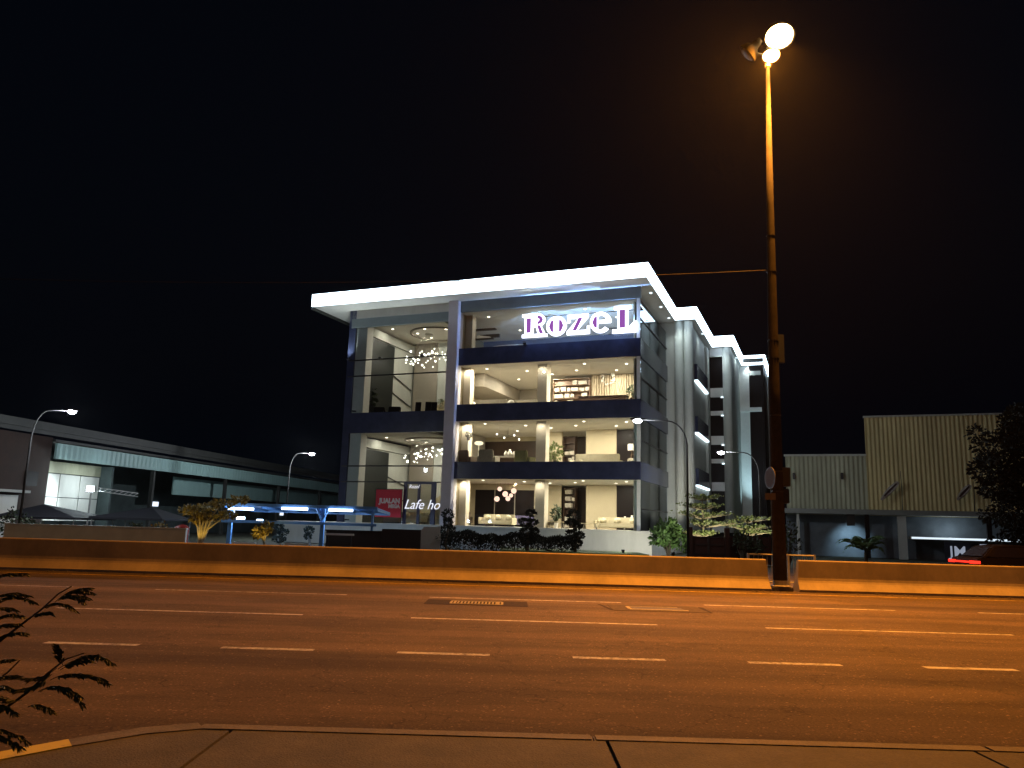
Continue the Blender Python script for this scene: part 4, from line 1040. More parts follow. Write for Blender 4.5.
# terraced tree on the right
def tiered(label, px, pyb, Y, tiers, seed, th):
    b = aty(px, pyb, Y); t_ = thing('tiered_tree', label, 'tree', (b.x, Y, 0), 0, 'tiered trees by the maroon gate'); rg = random.Random(seed)
    top = max(aty(a, c, Y).z for a, c, _ in tiers) + .3
    MB().tube([(0, 0, 0), (.04, 0, top * .5), (-.02, 0, top)], [th, th * .75, th * .35], 8).build('trunk', 'barkpale', t_)
    f = MB(); c = MB()
    for (ax, ay, rx) in tiers:
        p = aty(ax, ay, Y); r_ = rx * Y / 790
        for k in range(13):
            q = 2 * math.pi * k / 13 + rg.uniform(-.2, .2); L_ = r_ * rg.uniform(.65, 1.05)
            ox = p.x - b.x
            tip = Vector((ox + L_ * math.cos(q), L_ * math.sin(q), p.z + .12 * L_))
            f.tube([(0, 0, p.z - .12), tip], [.03, .008], 4)
            for _ in range(26):
                u = rg.uniform(.25, 1.05); s_ = rg.uniform(.10, .20)
                pt = Vector((0, 0, p.z - .1)).lerp(tip, u) + Vector((rg.gauss(0, .17), rg.gauss(0, .17), rg.uniform(.0, .16)))
                c.leaf(pt, (rg.uniform(-1, 1), rg.uniform(-1, 1), rg.uniform(-.1, .5)), s_, s_ * .36, rg)
    f.build('branches', 'barkpale', t_); c.build('crown', 'leafpale', t_)
    MB().lathe([(.08, .0), (.11, .16)], 10, (.2, -2.4, 0)).build('spotlight', 'darkmetal', t_)
    lamp('tree_uplight', 'SPOT', 700, (1, .92, .66), (.2, -2.4, .22), t_, .06, (-.08, .62, 1), R(95), .6)
tiered('pale tree with flat tiered branches in front of the wing wall', 703, 550, 45.5, [(704, 499, 17), (702, 508, 22), (704, 517, 28), (712, 526, 30), (700, 535, 16)], 4, .07)
tiered('smaller tiered tree behind the maroon gate', 748, 552, 47.5, [(752, 521, 18), (748, 529, 22), (757, 534, 15)], 5, .06)

gt = thing('entrance_gate', 'dark maroon sheet metal gate below the tiered tree', 'gate', (0, 41, 0))
ga, gb = aty(690, 550, 41).x, aty(727, 550, 41).x
for x in (ga, gb): MB().box(x - .12, x + .12, -.12, .12, 0, aty(690, 527, 41).z).build('gate_post', 'maroon', gt)
MB().box(ga + .13, gb - .13, -.03, .03, .1, aty(705, 537, 41).z).build('gate_panel', 'maroon', gt)
f = MB()
for z in (.5, .95, 1.33): f.box(ga + .13, gb - .13, -.055, -.031, z - .03, z + .03)
f.box((ga + gb) / 2 - .05, (ga + gb) / 2 + .05, -.06, -.032, .1, 1.33); f.build('gate_frame', 'brownwall', gt)
gw = thing('boundary_fence', 'solid dark maroon fence right of the gate', 'fence', (0, 41.3, 0))
fa, fb = aty(727, 550, 41.3).x, aty(770, 550, 41.3).x
MB().box(fa, fb, 0, .08, 0, 1.40).build('fence_panel', 'maroon', gw); f = MB()
for i in range(5): f.box(fa + (fb - fa) * i / 4 - .05, fa + (fb - fa) * i / 4 + .05, -.06, -.001, 0, 1.5)
f.build('fence_posts', 'maroon', gw)
for i, (a, w_, h_) in enumerate(((742, .55, 1.75), (757, .5, 1.55), (789, .7, 2.1))):
    shrub(('dark shrub poking above the maroon fence, left one', 'dark shrub poking above the maroon fence, right one', 'dark shrub just right of the tall lamp pole')[i], a, 552, 40.5, w_, h_, 20 + i, 'leafdark', 200, .18)

# ================================================================== STREET LAMPS
def street_lamp(label, px, pxh, pyh, Y, arm_left, style, power, bend=1.2, base_px=None):
    b = aty(px, 540, Y); h_ = aty(pxh, pyh, Y); L_ = thing('street_lamp', label, 'street lamp', (b.x, Y, 0), 0, 'curved street lamps around the showroom')
    dx = h_.x - b.x; hz = h_.z; sg_ = 1 if dx > 0 else -1; ax = abs(dx)
    lean = 0
    pts = [(0, 0, .3), (0, 0, hz - bend)]
    for i in range(1, 7):
        q = R(90) * i / 6; pts.append((sg_ * ax * .40 * (1 - math.cos(q)), 0, hz - bend + bend * math.sin(q) * 1.0))
    pts.append((sg_ * (ax - .35), 0, hz + .02))
    MB().tube(pts, [.07, .05] + [.036] * 6 + [.028], 8).build('pole', 'post', L_, True)
    MB().lathe([(.13, 0), (.13, .3), (.08, .34)], 10).build('base', 'galv', L_)
    hd = MB(); hd.ell((sg_ * ax, 0, hz + .05), (.40, .15, .08), 14, 8); ho = hd.build('lamp_head', 'post', L_, True)
    MB().ell((sg_ * ax, 0, hz - .03), (.22, .17, .13), 12, 6).build('lamp_lens', 'led', ho, True)
    lamp('street_light', 'POINT', power, (.86, .93, 1), (sg_ * ax, 0, hz - .2), L_, .1)
street_lamp('curved street lamp at the far left before the brick factory wall', 17, 72, 411, 41, False, 0, 1300, 1.6)
street_lamp('curved street lamp beyond the blue lit shelter', 284, 312, 453.5, 63, False, 0, 2400, 1.6)
street_lamp('curved street lamp whose head hangs before the showroom corner', 688, 637.5, 420, 39, True, 0, 550, 1.2)
street_lamp('shorter curved street lamp in front of the pale blue wing', 761, 721, 452, 50, True, 0, 900, 1.4)

# ================================================================== LEFT FACTORY AND FORECOURT
az = R(9.0); FO = Vector((-29.3, 50, 0))
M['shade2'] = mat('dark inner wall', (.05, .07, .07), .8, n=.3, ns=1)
fac = thing('factory_building', 'long low factory with a teal cladding band and brown end wall', 'building', FO, -az)
# local: y runs back along the facade, x towards the viewer's right (facade faces +x)
fp = lambda m, name, mt, **k: m.build(name, mt, fac, **k)
fp(MB().box(-14, 0, -16, -.02, 0, 6.35), 'end_wall', 'brick')
fp(MB().box(-.1, .03, -2.0, -.9, 3.2, 4.1), 'window', 'blackpanel')
fp(MB().box(0, .5, -9, -1.9, 2.75, 2.9), 'canopy_slab', 'render')
fp(MB().box(-.1, .04, -8, -2.3, 0, 2.6), 'shopfront', 'offwhite')
rf = MB(); rf.prism([(.55, -17, 6.4), (.55, 75, 6.4), (-15, 75, 8.6), (-15, -17, 8.6)], (0, 0, .25)); fp(rf, 'roof', 'roofgrey')
fp(MB().box(.3, .62, -17, 75, 6.66, 7.15), 'gutter_fascia', 'roofgrey')
tb = MB(); N = 300
for i in range(N + 1):
    y = 75 * i / N; o_ = .03 * (i % 2); tb.v += [(.35 + o_, y, 5.02), (.35 + o_, y, 6.0)]
for i in range(N): tb.f.append([2 * i, 2 * i + 2, 2 * i + 3, 2 * i + 1])
k = len(tb.v); tb.v += [(.2, 0, 5.02), (.2, 0, 6.0), (.2, 75, 5.02), (.2, 75, 6.0)]; tb.f.append([k, 0, 1, k + 1]); tb.f.append([0, k, k + 2, 2 * N]); tb.f.append([1, 2 * N + 1, k + 3, k + 1])
fp(tb, 'cladding_band', 'teal')
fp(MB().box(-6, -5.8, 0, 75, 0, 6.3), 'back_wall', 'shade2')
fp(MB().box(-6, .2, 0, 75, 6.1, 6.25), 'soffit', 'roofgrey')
fp(MB().box(-2.1, -2.0, 17, 75, 3.4, 4.9), 'inner_band', 'teal')
for i in range(6):
    y = 11 + i * 11; fp(MB().box(-.15, .12, y - .12, y + .12, 0, 5.0), 'column', 'roofgrey')
for i in range(3):
    for j in range(2):
        fp(MB().box(-1.2, -1.12, .5 + i * 1.98, 2.40 + i * 1.98, 1.1 + j * 1.55, 2.6 + j * 1.55), 'translucent_panel', 'offwhite')
fp(MB().box(-1.22, -1.1, .4, 6.4, 4.21, 4.95), 'wall_band', 'cladgrey')
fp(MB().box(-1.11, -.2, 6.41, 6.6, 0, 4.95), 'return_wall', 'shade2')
for y, z, m_ in ((20, 2.6, 'dimwin'), (26, 2.4, 'dimwin'), (34, 2.3, 'dimwin'), (40, 2.5, 'dimwin'), (46, 2.2, 'dimwin')):
    fp(MB().box(-5.75, -5.7, y, y + .9, z - .2, z + .2), 'lit_window', m_)
# floodlight on truss
fl_ = aty(91.5, 489, 53)
fld = thing('floodlight', 'glaring white floodlight on a lattice arm under the factory eaves', 'floodlight', (fl_.x, 53, 0))
f = MB(); f.box(-.28, .28, -.12, .12, fl_.z - .2, fl_.z + .2); f.build('lamp_housing', 'galv', fld, bevel=.02)
MB().box(-.24, .24, -.14, -.121, fl_.z - .17, fl_.z + .17).build('lamp_lens', 'flood', fld)
f = MB(); e_ = aty(138, 495, 60) - Vector((fl_.x, 53, 0))
for dz in (-.12, .12): f.tube([(.3, .1, fl_.z + dz), (e_.x, e_.y, e_.z + dz)], .025, 6)
for i in range(8):
    p0 = Vector((.3, .1, fl_.z)).lerp(e_, i / 8); p1 = Vector((.3, .1, fl_.z)).lerp(e_, (i + 1) / 8)
    f.tube([p0 - Vector((0, 0, .12)), p1 + Vector((0, 0, .12))], .015, 5)
f.build('lattice_arm', 'white', fld); MB().tube([(0, 0, 0), (0, 0, fl_.z - .2)], .06).build('post', 'galv', fld)
lamp('flood_lamp', 'SPOT', 500, (.80, .95, 1), (0, -.25, fl_.z), fld, .12, (-.1, -.6, -.25), R(165), .5)
lamp('flood_back', 'POINT', 190, (.80, .95, 1), (.1, .6, fl_.z + .1), fld, .1)
M['palewall'] = mat('pale blue grey wall', (.46, .54, .55), .8, n=.12, ns=1.5)
# low white wall along the forecourt
ww = thing('forecourt_wall', 'long low white wall behind the barrier at the left', 'wall', (0, 40, 0))
xa, xb = aty(4, 530, 40).x, aty(186, 530, 40).x
MB().box(xa, xb, 0, .18, 0, .98).build('wall_body', 'palewall', ww); MB().box(xa - .03, xb + .03, -.03, .21, .981, 1.05).build('coping', 'palewall', ww)
def tent(label, pxa, pxb, pxc, pyt, pye, Y):
    a, b, c = aty(pxa, pye, Y), aty(pxb, pye, Y), aty(pxc, pyt, Y); t_ = thing('canopy_tent', label, 'canopy', (c.x, Y, 0), 0, 'dark canopies on the forecourt')
    hw_ = (b.x - a.x) / 2; cx_ = (a.x + b.x) / 2 - c.x; ze = (a.z + b.z) / 2
    f = MB(); q = [(cx_ - hw_, -hw_, ze), (cx_ + hw_, -hw_, ze), (cx_ + hw_, hw_, ze), (cx_ - hw_, hw_, ze)]; ap = (0, 0, c.z)
    for i in range(4): f.poly([q[i], q[(i + 1) % 4], ap])
    for i in range(4):
        p0, p1 = Vector(q[i]), Vector(q[(i + 1) % 4]); f.poly([p0, p0 - Vector((0, 0, .12)), p1 - Vector((0, 0, .12)), p1])
    f.poly([(0, 0, c.z - .05)] + [q[0], q[1]]); f.build('canopy_cloth', 'navycloth', t_)
    for x, y, _ in q: MB().tube([(x * .95 + .02, y * .95, 0), (x * .95 + .02, y * .95, ze)], .03, 6).build('leg', 'galv', t_)
tent('navy canopy with a low peak before the translucent factory panels', 18, 97, 44, 504, 517, 46)
tent('dark peaked canopy beside the red bin', 107, 178, 152, 507, 518, 47)
rb_ = thing('waste_bin', 'red round topped bin behind the barrier', 'bin', (aty(181, 540, 41).x, 41, 0))
MB().lathe([(.30, .04), (.34, .95), (.34, 1.0)], 16).build('bin_body', 'redbin', rb_); MB().lathe([(.36, 1.001), (.34, 1.08), (.2, 1.18), (.05, 1.22)], 16).build('lid', 'redbin', rb_, True); MB().lathe([(.2, 0), (.25, .039)], 12).build('foot', 'darkmetal', rb_)
# shrubs along the wall
for i, (a, w_, h_, m_) in enumerate(((12, .7, 1.7, 'leafdark'), (32, .6, 1.35, 'leafdark'), (135, .5, 1.25, 'leafdark'), (160, .5, 1.2, 'leafyel'))):
    shrub(('bushy dark shrub at the left end of the white wall', 'dark shrub under the navy canopy', 'small dark shrub between the two canopies', 'yellowish shrub beside the red bin')[i], a, 535, 40.9, w_, h_, 40 + i, m_, 260, .16)
# warm lit trees
def littree(label, px, Y, lobes, seed, th):
    b = aty(px, 540, Y); t_ = thing('uplit_tree', label, 'tree', (b.x, Y, 0), 0, 'yellow uplit trees on the forecourt'); rg = random.Random(seed)
    f = MB(); c = MB()
    for (ax, ay, rx, rz) in lobes:
        p = aty(ax, ay, Y); q = (p.x - b.x, rg.uniform(-.3, .3), p.z)
        f.tube([(rg.uniform(-.08, .08), 0, 0), (q[0] * .25, q[1] * .3, q[2] * .55), q], [th, th * .7, th * .25], 6)
        c.cloud(q, (rx * Y / 790, rx * Y / 790, rz * Y / 790), 130, .22, rg, .05, .1)
    f.build('trunk', 'barkpale', t_); c.build('crown', 'leafyel', t_)
    MB().lathe([(.08, .0), (.11, .16)], 10, (.1, -.75, 0)).build('spotlight', 'darkmetal', t_)
    lamp('tree_uplight', 'SPOT', 75, (1, .66, .14), (.1, -.9, .22), t_, .06, (-.1, .5, 1), R(100), .6)
littree('larger yellow lit tree with forked pale trunk left of the blue shelter', 200, 43, [(196, 519, 7, 2.5), (208, 519, 8, 2.5), (188, 510, 9, 2.5), (206, 507, 12, 2.5), (222, 503, 12, 2.5), (238, 500, 9, 2), (200, 513, 9, 2.5), (226, 515, 9, 2.5)], 6, .09)
littree('small yellow lit tree under the blue shelter', 265, 43.5, [(262, 531, 7, 3.5), (267, 527, 5, 3.5), (259, 534, 5, 3)], 8, .05)
for i, (px, lob) in enumerate(((281, [(279, 526, 4, 3), (283, 532, 5, 2.5), (279, 539, 6, 3)]), (310, [(309, 530, 4.5, 3), (308, 536, 3, 2.5)]))):
    topiary(('dark pruned tree behind the blue shelter, nearer the small yellow tree', 'dark pruned tree behind the blue shelter, nearer its middle post')[i], px, 545, 48, lob, 50 + i)
# blue shelter
bs = thing('blue_shelter', 'blue steel parking shelter lit by fluorescent tubes', 'shelter', (0, 45, 0))
xa, xb = aty(222, 506, 45).x, aty(377, 508, 45).x
zt = aty(300, 506.5, 45).z; zb = 1.72
zl = 1.45
MB().prism([(xa, 0, zt), (xb, 0, zt), (xb, 5.0, zb + .45), (xa, 5.0, zb + .45)], (0, 0, .06)).build('roof_sheet', 'bluesheet', bs)
MB().box(xa - .05, xb + .05, -.10, -.001, zt - .07, zt + .10).build('front_beam', 'bluesteel', bs)
MB().box(xa, xb, 5.01, 5.12, zb + .30, zb + .52).build('rear_beam', 'bluesteel', bs)
MB().box(xa, xb, .05, .15, zl - .09, zl + .06).build('lower_rail', 'bluesteel', bs)
for px in (228, 321, 371):
    x = aty(px, 530, 45).x
    MB().box(x - .11 if px != 371 else x - .06, x + .11 if px != 371 else x + .06, .16, .36, 0, zt - .08).build('post', 'bluesteel', bs)
f = MB(); x = aty(321, 530, 45).x
f.tube([(x, .1, zl + .1), (x + .35, .1, zt - .08)], .05, 6); f.tube([(x, .1, zl + .1), (x - .35, .1, zt - .08)], .05, 6); f.build('brace', 'bluesteel', bs)
for i in range(9):
    xx = xa + (xb - xa) * i / 8; MB().prism([(xx - .03, .16, zt - .16), (xx + .03, .16, zt - .16), (xx + .03, 5.0, zb + .34), (xx - .03, 5.0, zb + .34)], (0, 0, .1)).build('rafter', 'bluesteel', bs)
for (p0, p1, py) in ((228, 254, 508.5), (282, 308, 508.5), (329, 353, 510)):
    a, b = aty(p0, py, 44.9), aty(p1, py, 44.9)
    MB().box(a.x, b.x, -.2, -.11, a.z - .06, a.z + .07).build('light_tube', 'tube', bs)
    lamp('tube_lamp', 'POINT', 200, (.45, .68, 1), ((a.x + b.x) / 2, .5, a.z - .35), bs, .1)
for (p0, p1, py) in ((237, 245, 518), (257, 263, 520.5)):
    a, b = aty(p0, py, 49), aty(p1, py, 49)
    MB().box(a.x, b.x, 3.9, 4.0, a.z - .08, a.z + .08).build('light_tube', 'tube', bs)
# ledges visible as white slots behind the barrier (parked barrier arms)
for i, (p0, p1, py, lb) in enumerate(((232, 256, 543, 'white horizontal bar under the left half of the blue shelter'), (285, 309, 544, 'white horizontal bar under the middle of the blue shelter'), (325, 354, 534, 'white horizontal bar right of the shelter middle post'))):
    a, b = aty(p0, py, 42), aty(p1, py + (p1 - p0) * .028, 42)
    br = thing('bar_rail', lb, 'rail', ((a.x + b.x) / 2, 42, 0), 0, 'white rails under the blue shelter'); hl = (b.x - a.x) / 2
    MB().box(-hl, hl, -.04, .04, a.z - .05, a.z + .05).build('bar', 'white', br)
    for x in (-hl * .8, hl * .8): MB().box(x - .03, x + .03, -.03, .03, 0, a.z - .051).build('post', 'darkmetal', br)

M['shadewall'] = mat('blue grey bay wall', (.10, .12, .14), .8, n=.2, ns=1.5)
# ================================================================== WAREHOUSE ON THE RIGHT
wh = thing('warehouse', 'corrugated metal warehouse with a taller right half and grey canopy', 'building', BP, -A)
V = 16.0
def bx(px, py): return bloc(px, py, V)
xA = bx(786, 480)[0]; xB = bx(866, 450)[0]; xC = xB + 22
def corr(x0, x1, y, z0, z1, pitch, name, m):
    f = MB(); n_ = int((x1 - x0) / pitch * 2)
    for i in range(n_ + 1):
        x = x0 + (x1 - x0) * i / n_; o_ = (0, .06)[i % 2]
        if i: f.v += [(x - (x1 - x0) / n_ * .35, y + o_, z0), (x - (x1 - x0) / n_ * .35, y + o_, z1)]
        f.v += [(x, y + o_, z0), (x, y + o_, z1)]
    k = len(f.v) // 2
    for i in range(k - 1): f.f.append([2 * i, 2 * i + 2, 2 * i + 3, 2 * i + 1])
    return f.build(name, m, wh)
zc1 = bx(826, 512)[1]; zt1 = bx(826, 456)[1]; zt2 = bx(900, 417)[1]; zc0 = bx(826, 518)[1]
corr(xA, xB - .02, V, zc1 - .2, zt1, .32, 'corrugated_wall', 'cladgrey')
corr(xB, xC, V - .12, zc1 - .2, zt2, .30, 'corrugated_wall', 'clad')
MB().box(xA - .1, xB, V - .06, V + .25, zt1, zt1 + .14).build('parapet_cap', 'render', wh)
MB().box(xB - .1, xC, V - .2, V + .2, zt2, zt2 + .12).build('parapet_cap', 'render', wh)
MB().box(xA, xB, V + .3, V + 25, 0, zt1 - .1).build('rear_block', 'cladgrey', wh)
MB().box(xB + 1.3, xC, V + .3, V + 7, zc0, zt2 - .1).build('rear_block', 'cladgrey', wh)
MB().box(xB - .02, xB + .28, V - .05, V + .29, zc1, zt2 - .01).build('corner_flashing', 'clad', wh)
MB().box(xA - .3, xC, V - 2.2, V - .125, zc0 + .28, zc1 + .18).build('canopy', 'canopy', wh)
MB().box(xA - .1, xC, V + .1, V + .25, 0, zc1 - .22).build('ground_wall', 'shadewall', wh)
for px, hw_ in ((799, .10), (900, .28)):
    x = bx(px, 530)[0]; MB().box(x - hw_, x + hw_, V - 1.9, V - 1.4, 0, zc0 + .27).build('column', 'render', wh)
x = bx(985, 530)[0]
for px in (866, 984):
    x = bx(px, 530)[0]; MB().box(x - .15, x + .15, V - 2.1, V - 1.85, 0, zc0 + .27).build('canopy_post', 'blackpanel', wh)
# lit lower canopy edge and small sign boards at right
le_a, le_b = bx(908, 538)[0], bx(1012, 541)[0]; lz = bx(950, 539)[1]
MB().box(le_a, le_b, V - 2.6, V - .13, lz - .06, lz + .09).build('lower_canopy', 'offwhite', wh)
MB().box(le_a, le_b, V - 2.66, V - 2.605, lz - .055, lz + .08).build('lit_canopy_edge', 'whitestrip', wh)
lamp('canopy_lamp', 'POINT', 60, (.75, .9, 1), ((le_a * .6 + le_b * .4), V - 1.2, lz + .35), wh, .1)
lamp('bay_lamp', 'SPOT', 420, (.55, .82, 1), (bx(848, 520)[0], V - 1.6, zc0 - .6), wh, .12, (.05, .9, -.6), R(95), .9)
MB().box(bx(846, 520)[0], bx(854, 520)[0], V - 1.7, V - 1.5, zc0 - .56, zc0 + .275).build('bay_light', 'darkmetal', wh)
def board(label, px0, px1, py0, py1, v, txt, txt2, m='signdark', size=.5):
    (xa_, z1_), (xb_, z0_) = bloc(px0, py0, v), bloc(px1, py1, v)
    t_ = thing('sign_board', label, 'sign', bw((xa_ + xb_) / 2, v, 0), -A, 'sign boards under the warehouse canopy'); hw_ = (xb_ - xa_) / 2
    MB().box(-hw_, hw_, 0, .08, z0_, z1_).build('board', m, t_, bevel=.01)
    for x in (-hw_ * .8, hw_ * .8): MB().box(x - .04, x + .04, .02, .06, 0, z0_ - .001).build('post', 'darkmetal', t_)
    text_mesh(txt, 'lettering', 'cafe2', t_, size, (0, -.012, z1_ - size * .95), (R(90), 0, 0), .004, 0, 'CENTER', .01)
    if txt2: text_mesh(txt2, 'lettering', 'cafe2', t_, size * .55, (.1, -.012, z1_ - size * 1.6), (R(90), 0, 0), .004, 0, 'CENTER', .01)
M['cafe2'] = glow('backlit board lettering', (.6, .68, .85), .42)
board('dark sign board with pale blocky letters under the lit canopy edge', 944, 972, 542, 561, V - 3.2, 'JM', 'Trend', size=1.0)
board('dark sign with a single row of small pale letters near the tree', 983, 1012, 543, 553, V - 3.2, 'PTLAMINATE', None, size=.36)
# flags on slanted staffs
def flag(label, px, py0, py1, tips, Y=None):
    x_, zt_ = bloc(px, py0, V - 1.0); _, zb_ = bloc(px, py1, V - 1.0)
    f_ = thing('flag', label, 'flag', bw(x_, V - 1.0, 0), -A, 'drooping flags on the warehouse front')
    MB().tube([(0, .8, zb_), (0, .2, (zb_ + zt_) / 2), (-.05, 0, zt_)], [.035, .03, .02], 6).build('staff', 'darkmetal', f_)
    g = MB(); N = 10
    (tx0, tz0), (tx1, tz1), (tx2, tz2) = [(bloc(a, b, V - 1.0)[0] - x_, bloc(a, b, V - 1.0)[1]) for a, b in tips]
    rows = []
    for i in range(N + 1):
        u = i / N; cx_ = tx0 + (tx1 - tx0) * u; cz_ = tz0 + (tz1 - tz0) * u; wd = .16 + .34 * math.sin(math.pi * min(1, u * .9 + .1)) * .8
        row = []
        for j in range(7):
            s_ = j / 6 - .5; nx, nz = -(tz1 - tz0), (tx1 - tx0); l_ = math.hypot(nx, nz); nx /= l_; nz /= l_
            row.append(len(g.v)); g.v.append((cx_ + nx * s_ * wd, -.12 + .10 * math.sin(j * 1.9 + u * 4), cz_ + nz * s_ * wd))
        rows.append(row)
    for i in range(N):
        for j in range(6): g.f.append([rows[i][j], rows[i + 1][j], rows[i + 1][j + 1], rows[i][j + 1]])
    o_ = g.build('flag_cloth', 'skin', f_, True); o_.data.materials.append(M['flagdark'])
    for k_, p in enumerate(o_.data.polygons): p.material_index = 1 if (k_ % 6 in (2, 3) and 6 < k_ < 48) else 0
flag('drooping striped flag on the warehouse wall over the canopy column', 901, 471, 511, [(898, 482), (881, 500), (0, 0)])
flag('pale drooping flag half hidden by the dark tree', 974, 482, 513, [(970, 485), (957, 500), (0, 0)])
for i, px in enumerate((794, 842)):
    x_, z_ = bloc(px, 476, V - .2); s_ = thing('wall_lamp', ('small unlit wall lamp at the left of the grey green cladding', 'small unlit wall lamp at the right of the grey green cladding')[i], 'wall lamp', bw(x_, V - .2, z_), -A, 'unlit lamps on the warehouse cladding')
    MB().box(-.1, .1, -.1, .22, -.25, .25).build('lamp_body', 'darkmetal', s_, bevel=.03); MB().box(-.05, .05, -.3, -.101, .1, .2).build('visor', 'darkmetal', s_)

# ------------------------------------------------------------------ palm and the tree on the right
pb = aty(866, 560, 44)
pm = thing('palm', 'small palm with arching fronds before the blue lit bay', 'palm', (pb.x, 44, 0)); rg = random.Random(11)
MB().tube([(0, 0, 0), (.02, 0, .85)], [.12, .09], 8).build('trunk', 'bark', pm)
for k in range(15):
    q = 2 * math.pi * k / 15 + rg.uniform(-.2, .2); ln = rg.uniform(1.3, 1.95); el = rg.uniform(.45, 1.35); f = MB(); pts = []
    for i in range(10):
        u = i / 9; a = el - u * u * 1.5; pts.append(Vector((math.cos(q) * ln * u * math.cos(el * .6), math.sin(q) * ln * u * math.cos(el * .6), .85 + ln * (math.sin(el) * u - .62 * u * u * u))))
    f.tube(pts, [.018 - .0015 * i for i in range(10)], 5)
    for i in range(1, 10):
        for h_ in (0, .5):
            p = pts[i - 1].lerp(pts[i], h_); t_ = (pts[i] - pts[i - 1]).normalized(); sd_ = t_.cross(Vector((0, 0, 1))).normalized()
            for s_ in (-1, 1): f.leaf(p, t_ * .7 + sd_ * s_ + Vector((0, 0, -.35)), .42 * math.sin(math.pi * min(.95, .15 + i / 11)), .035, rg)
    f.build('frond', 'leaf', pm)
tb_ = aty(1022, 560, 37)
bt = thing('broadleaf_tree', 'big dark broadleaf tree at the right edge hiding the warehouse end', 'tree', (tb_.x + 1.65, 37, 0)); rg = random.Random(21)
tr = MB(); tr.tube([(0, 0, 0), (.1, 0, 1.5), (-.1, .1, 3.2), (0, 0, 5)], [.24, .2, .16, .08], 9); cr = MB()
cl = [(-1.2, 0, 7.3), (.2, .2, 7.6), (1.5, .3, 7.0), (-.6, -.6, 1.5), (.7, -.5, 1.6), (1.9, 0, 2.6), (-1.5, .2, 1.3), (-2.0, 0, 5.2), (-1.4, -.6, 6.3), (-.4, 0, 7.0), (.7, .3, 6.5), (-2.4, .2, 4.0), (-1.3, -.8, 4.6), (0, -.6, 5.6), (1.3, 0, 5.2), (-2.1, -.3, 2.9), (-.9, -.9, 3.4), (.4, -.7, 4.2), (1.6, .5, 4.0), (-1.1, .5, 2.3), (.2, .6, 2.9), (-2.8, .1, 4.9), (-1.0, 0, 1.9), (1.0, -.4, 2.5), (-2.45, 0, 6.0)]
for c in cl:
    tr.tube([(0, 0, c[2] * .55), (c[0] * .5, c[1] * .5, c[2] * .85), c], [.07, .045, .015], 5)
    r_ = rg.uniform(.75, 1.15); cr.cloud(c, (r_, r_, r_ * .72), 430, .21, rg, .15, .2)
    for _ in range(3):
        d_ = Vector((rg.uniform(-1, 1), rg.uniform(-1, 1), rg.uniform(-.6, .8))).normalized() * r_; cr.cloud(Vector(c) + d_, (.42, .42, .34), 90, .2, rg, .05, .2)
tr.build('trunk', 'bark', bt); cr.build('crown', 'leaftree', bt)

# ------------------------------------------------------------------ car on the far carriageway
cy_ = 29.3
cx0 = aty(962, 561, cy_).x
car = thing('car', 'dark car with glowing red tail lamps passing behind the right barrier', 'car', (cx0, cy_, 0))
def carbody(prof, w0, w1, zsplit):
    f = MB(); n_ = len(prof)
    for sgn in (-1, 1):
        for x, z in prof: f.v.append((x, sgn * (w0 if z < zsplit else w1) / 2, z))
    for i in range(n_): j = (i + 1) % n_; f.f.append([i, j, n_ + j, n_ + i])
    f.f.append(list(range(n_ - 1, -1, -1))); f.f.append(list(range(n_, 2 * n_)))
    return f
carbody([(.05, .28), (.0, .55), (.04, .92), (.22, 1.0), (1.0, 1.02), (3.1, .98), (4.0, .88), (4.3, .70), (4.35, .4), (4.25, .26)], 1.72, 1.72, 9).build('body', 'carpaint', car, bevel=.05)
carbody([(.35, 1.0), (.80, 1.40), (1.5, 1.48), (2.3, 1.44), (3.15, .99)], 1.56, 1.22, 1.2).build('cabin', 'carpaint', car, bevel=.05)
for s_ in (-1, 1):
    MB().prism([(.62, s_ * .79, 1.03), (1.65, s_ * .79, 1.03), (1.65, s_ * .645, 1.38), (.95, s_ * .645, 1.36)], (0, s_ * .006, 0)).build('side_window', 'blackpanel', car)
    MB().prism([(1.72, s_ * .79, 1.03), (2.85, s_ * .79, 1.03), (2.25, s_ * .645, 1.37), (1.72, s_ * .645, 1.38)], (0, s_ * .006, 0)).build('side_window', 'blackpanel', car)
    for x in (.85, 3.5):
        wv = MB(); wv.v = []; wv.tube([(x, s_ * .68, .31), (x, s_ * .87, .31)], .31, 20); wo = wv.build('wheel', 'rubber', car); MB().tube([(x, s_ * .86, .31), (x, s_ * .885, .31)], .19, 14).build('rim', 'chrome', wo)
    MB().box(-.02, .16, s_ * .50, s_ * .875, .78, .88).build('tail_lamp', 'tail', car)
    MB().box(4.2, 4.34, s_ * .45, s_ * .80, .58, .74).build('headlight', 'vase', car)
MB().prism([(.38, -.62, 1.04), (.38, .62, 1.04), (.76, .5, 1.36), (.76, -.5, 1.36)], (-.012, 0, .01)).build('rear_window', 'blackpanel', car)
MB().box(-.03, .03, -.49, .49, .80, .86).build('light_bar', 'tail', car)
lamp('tail_glow', 'POINT', 9, (1, .04, .02), (-.35, -.3, .82), car, .05)

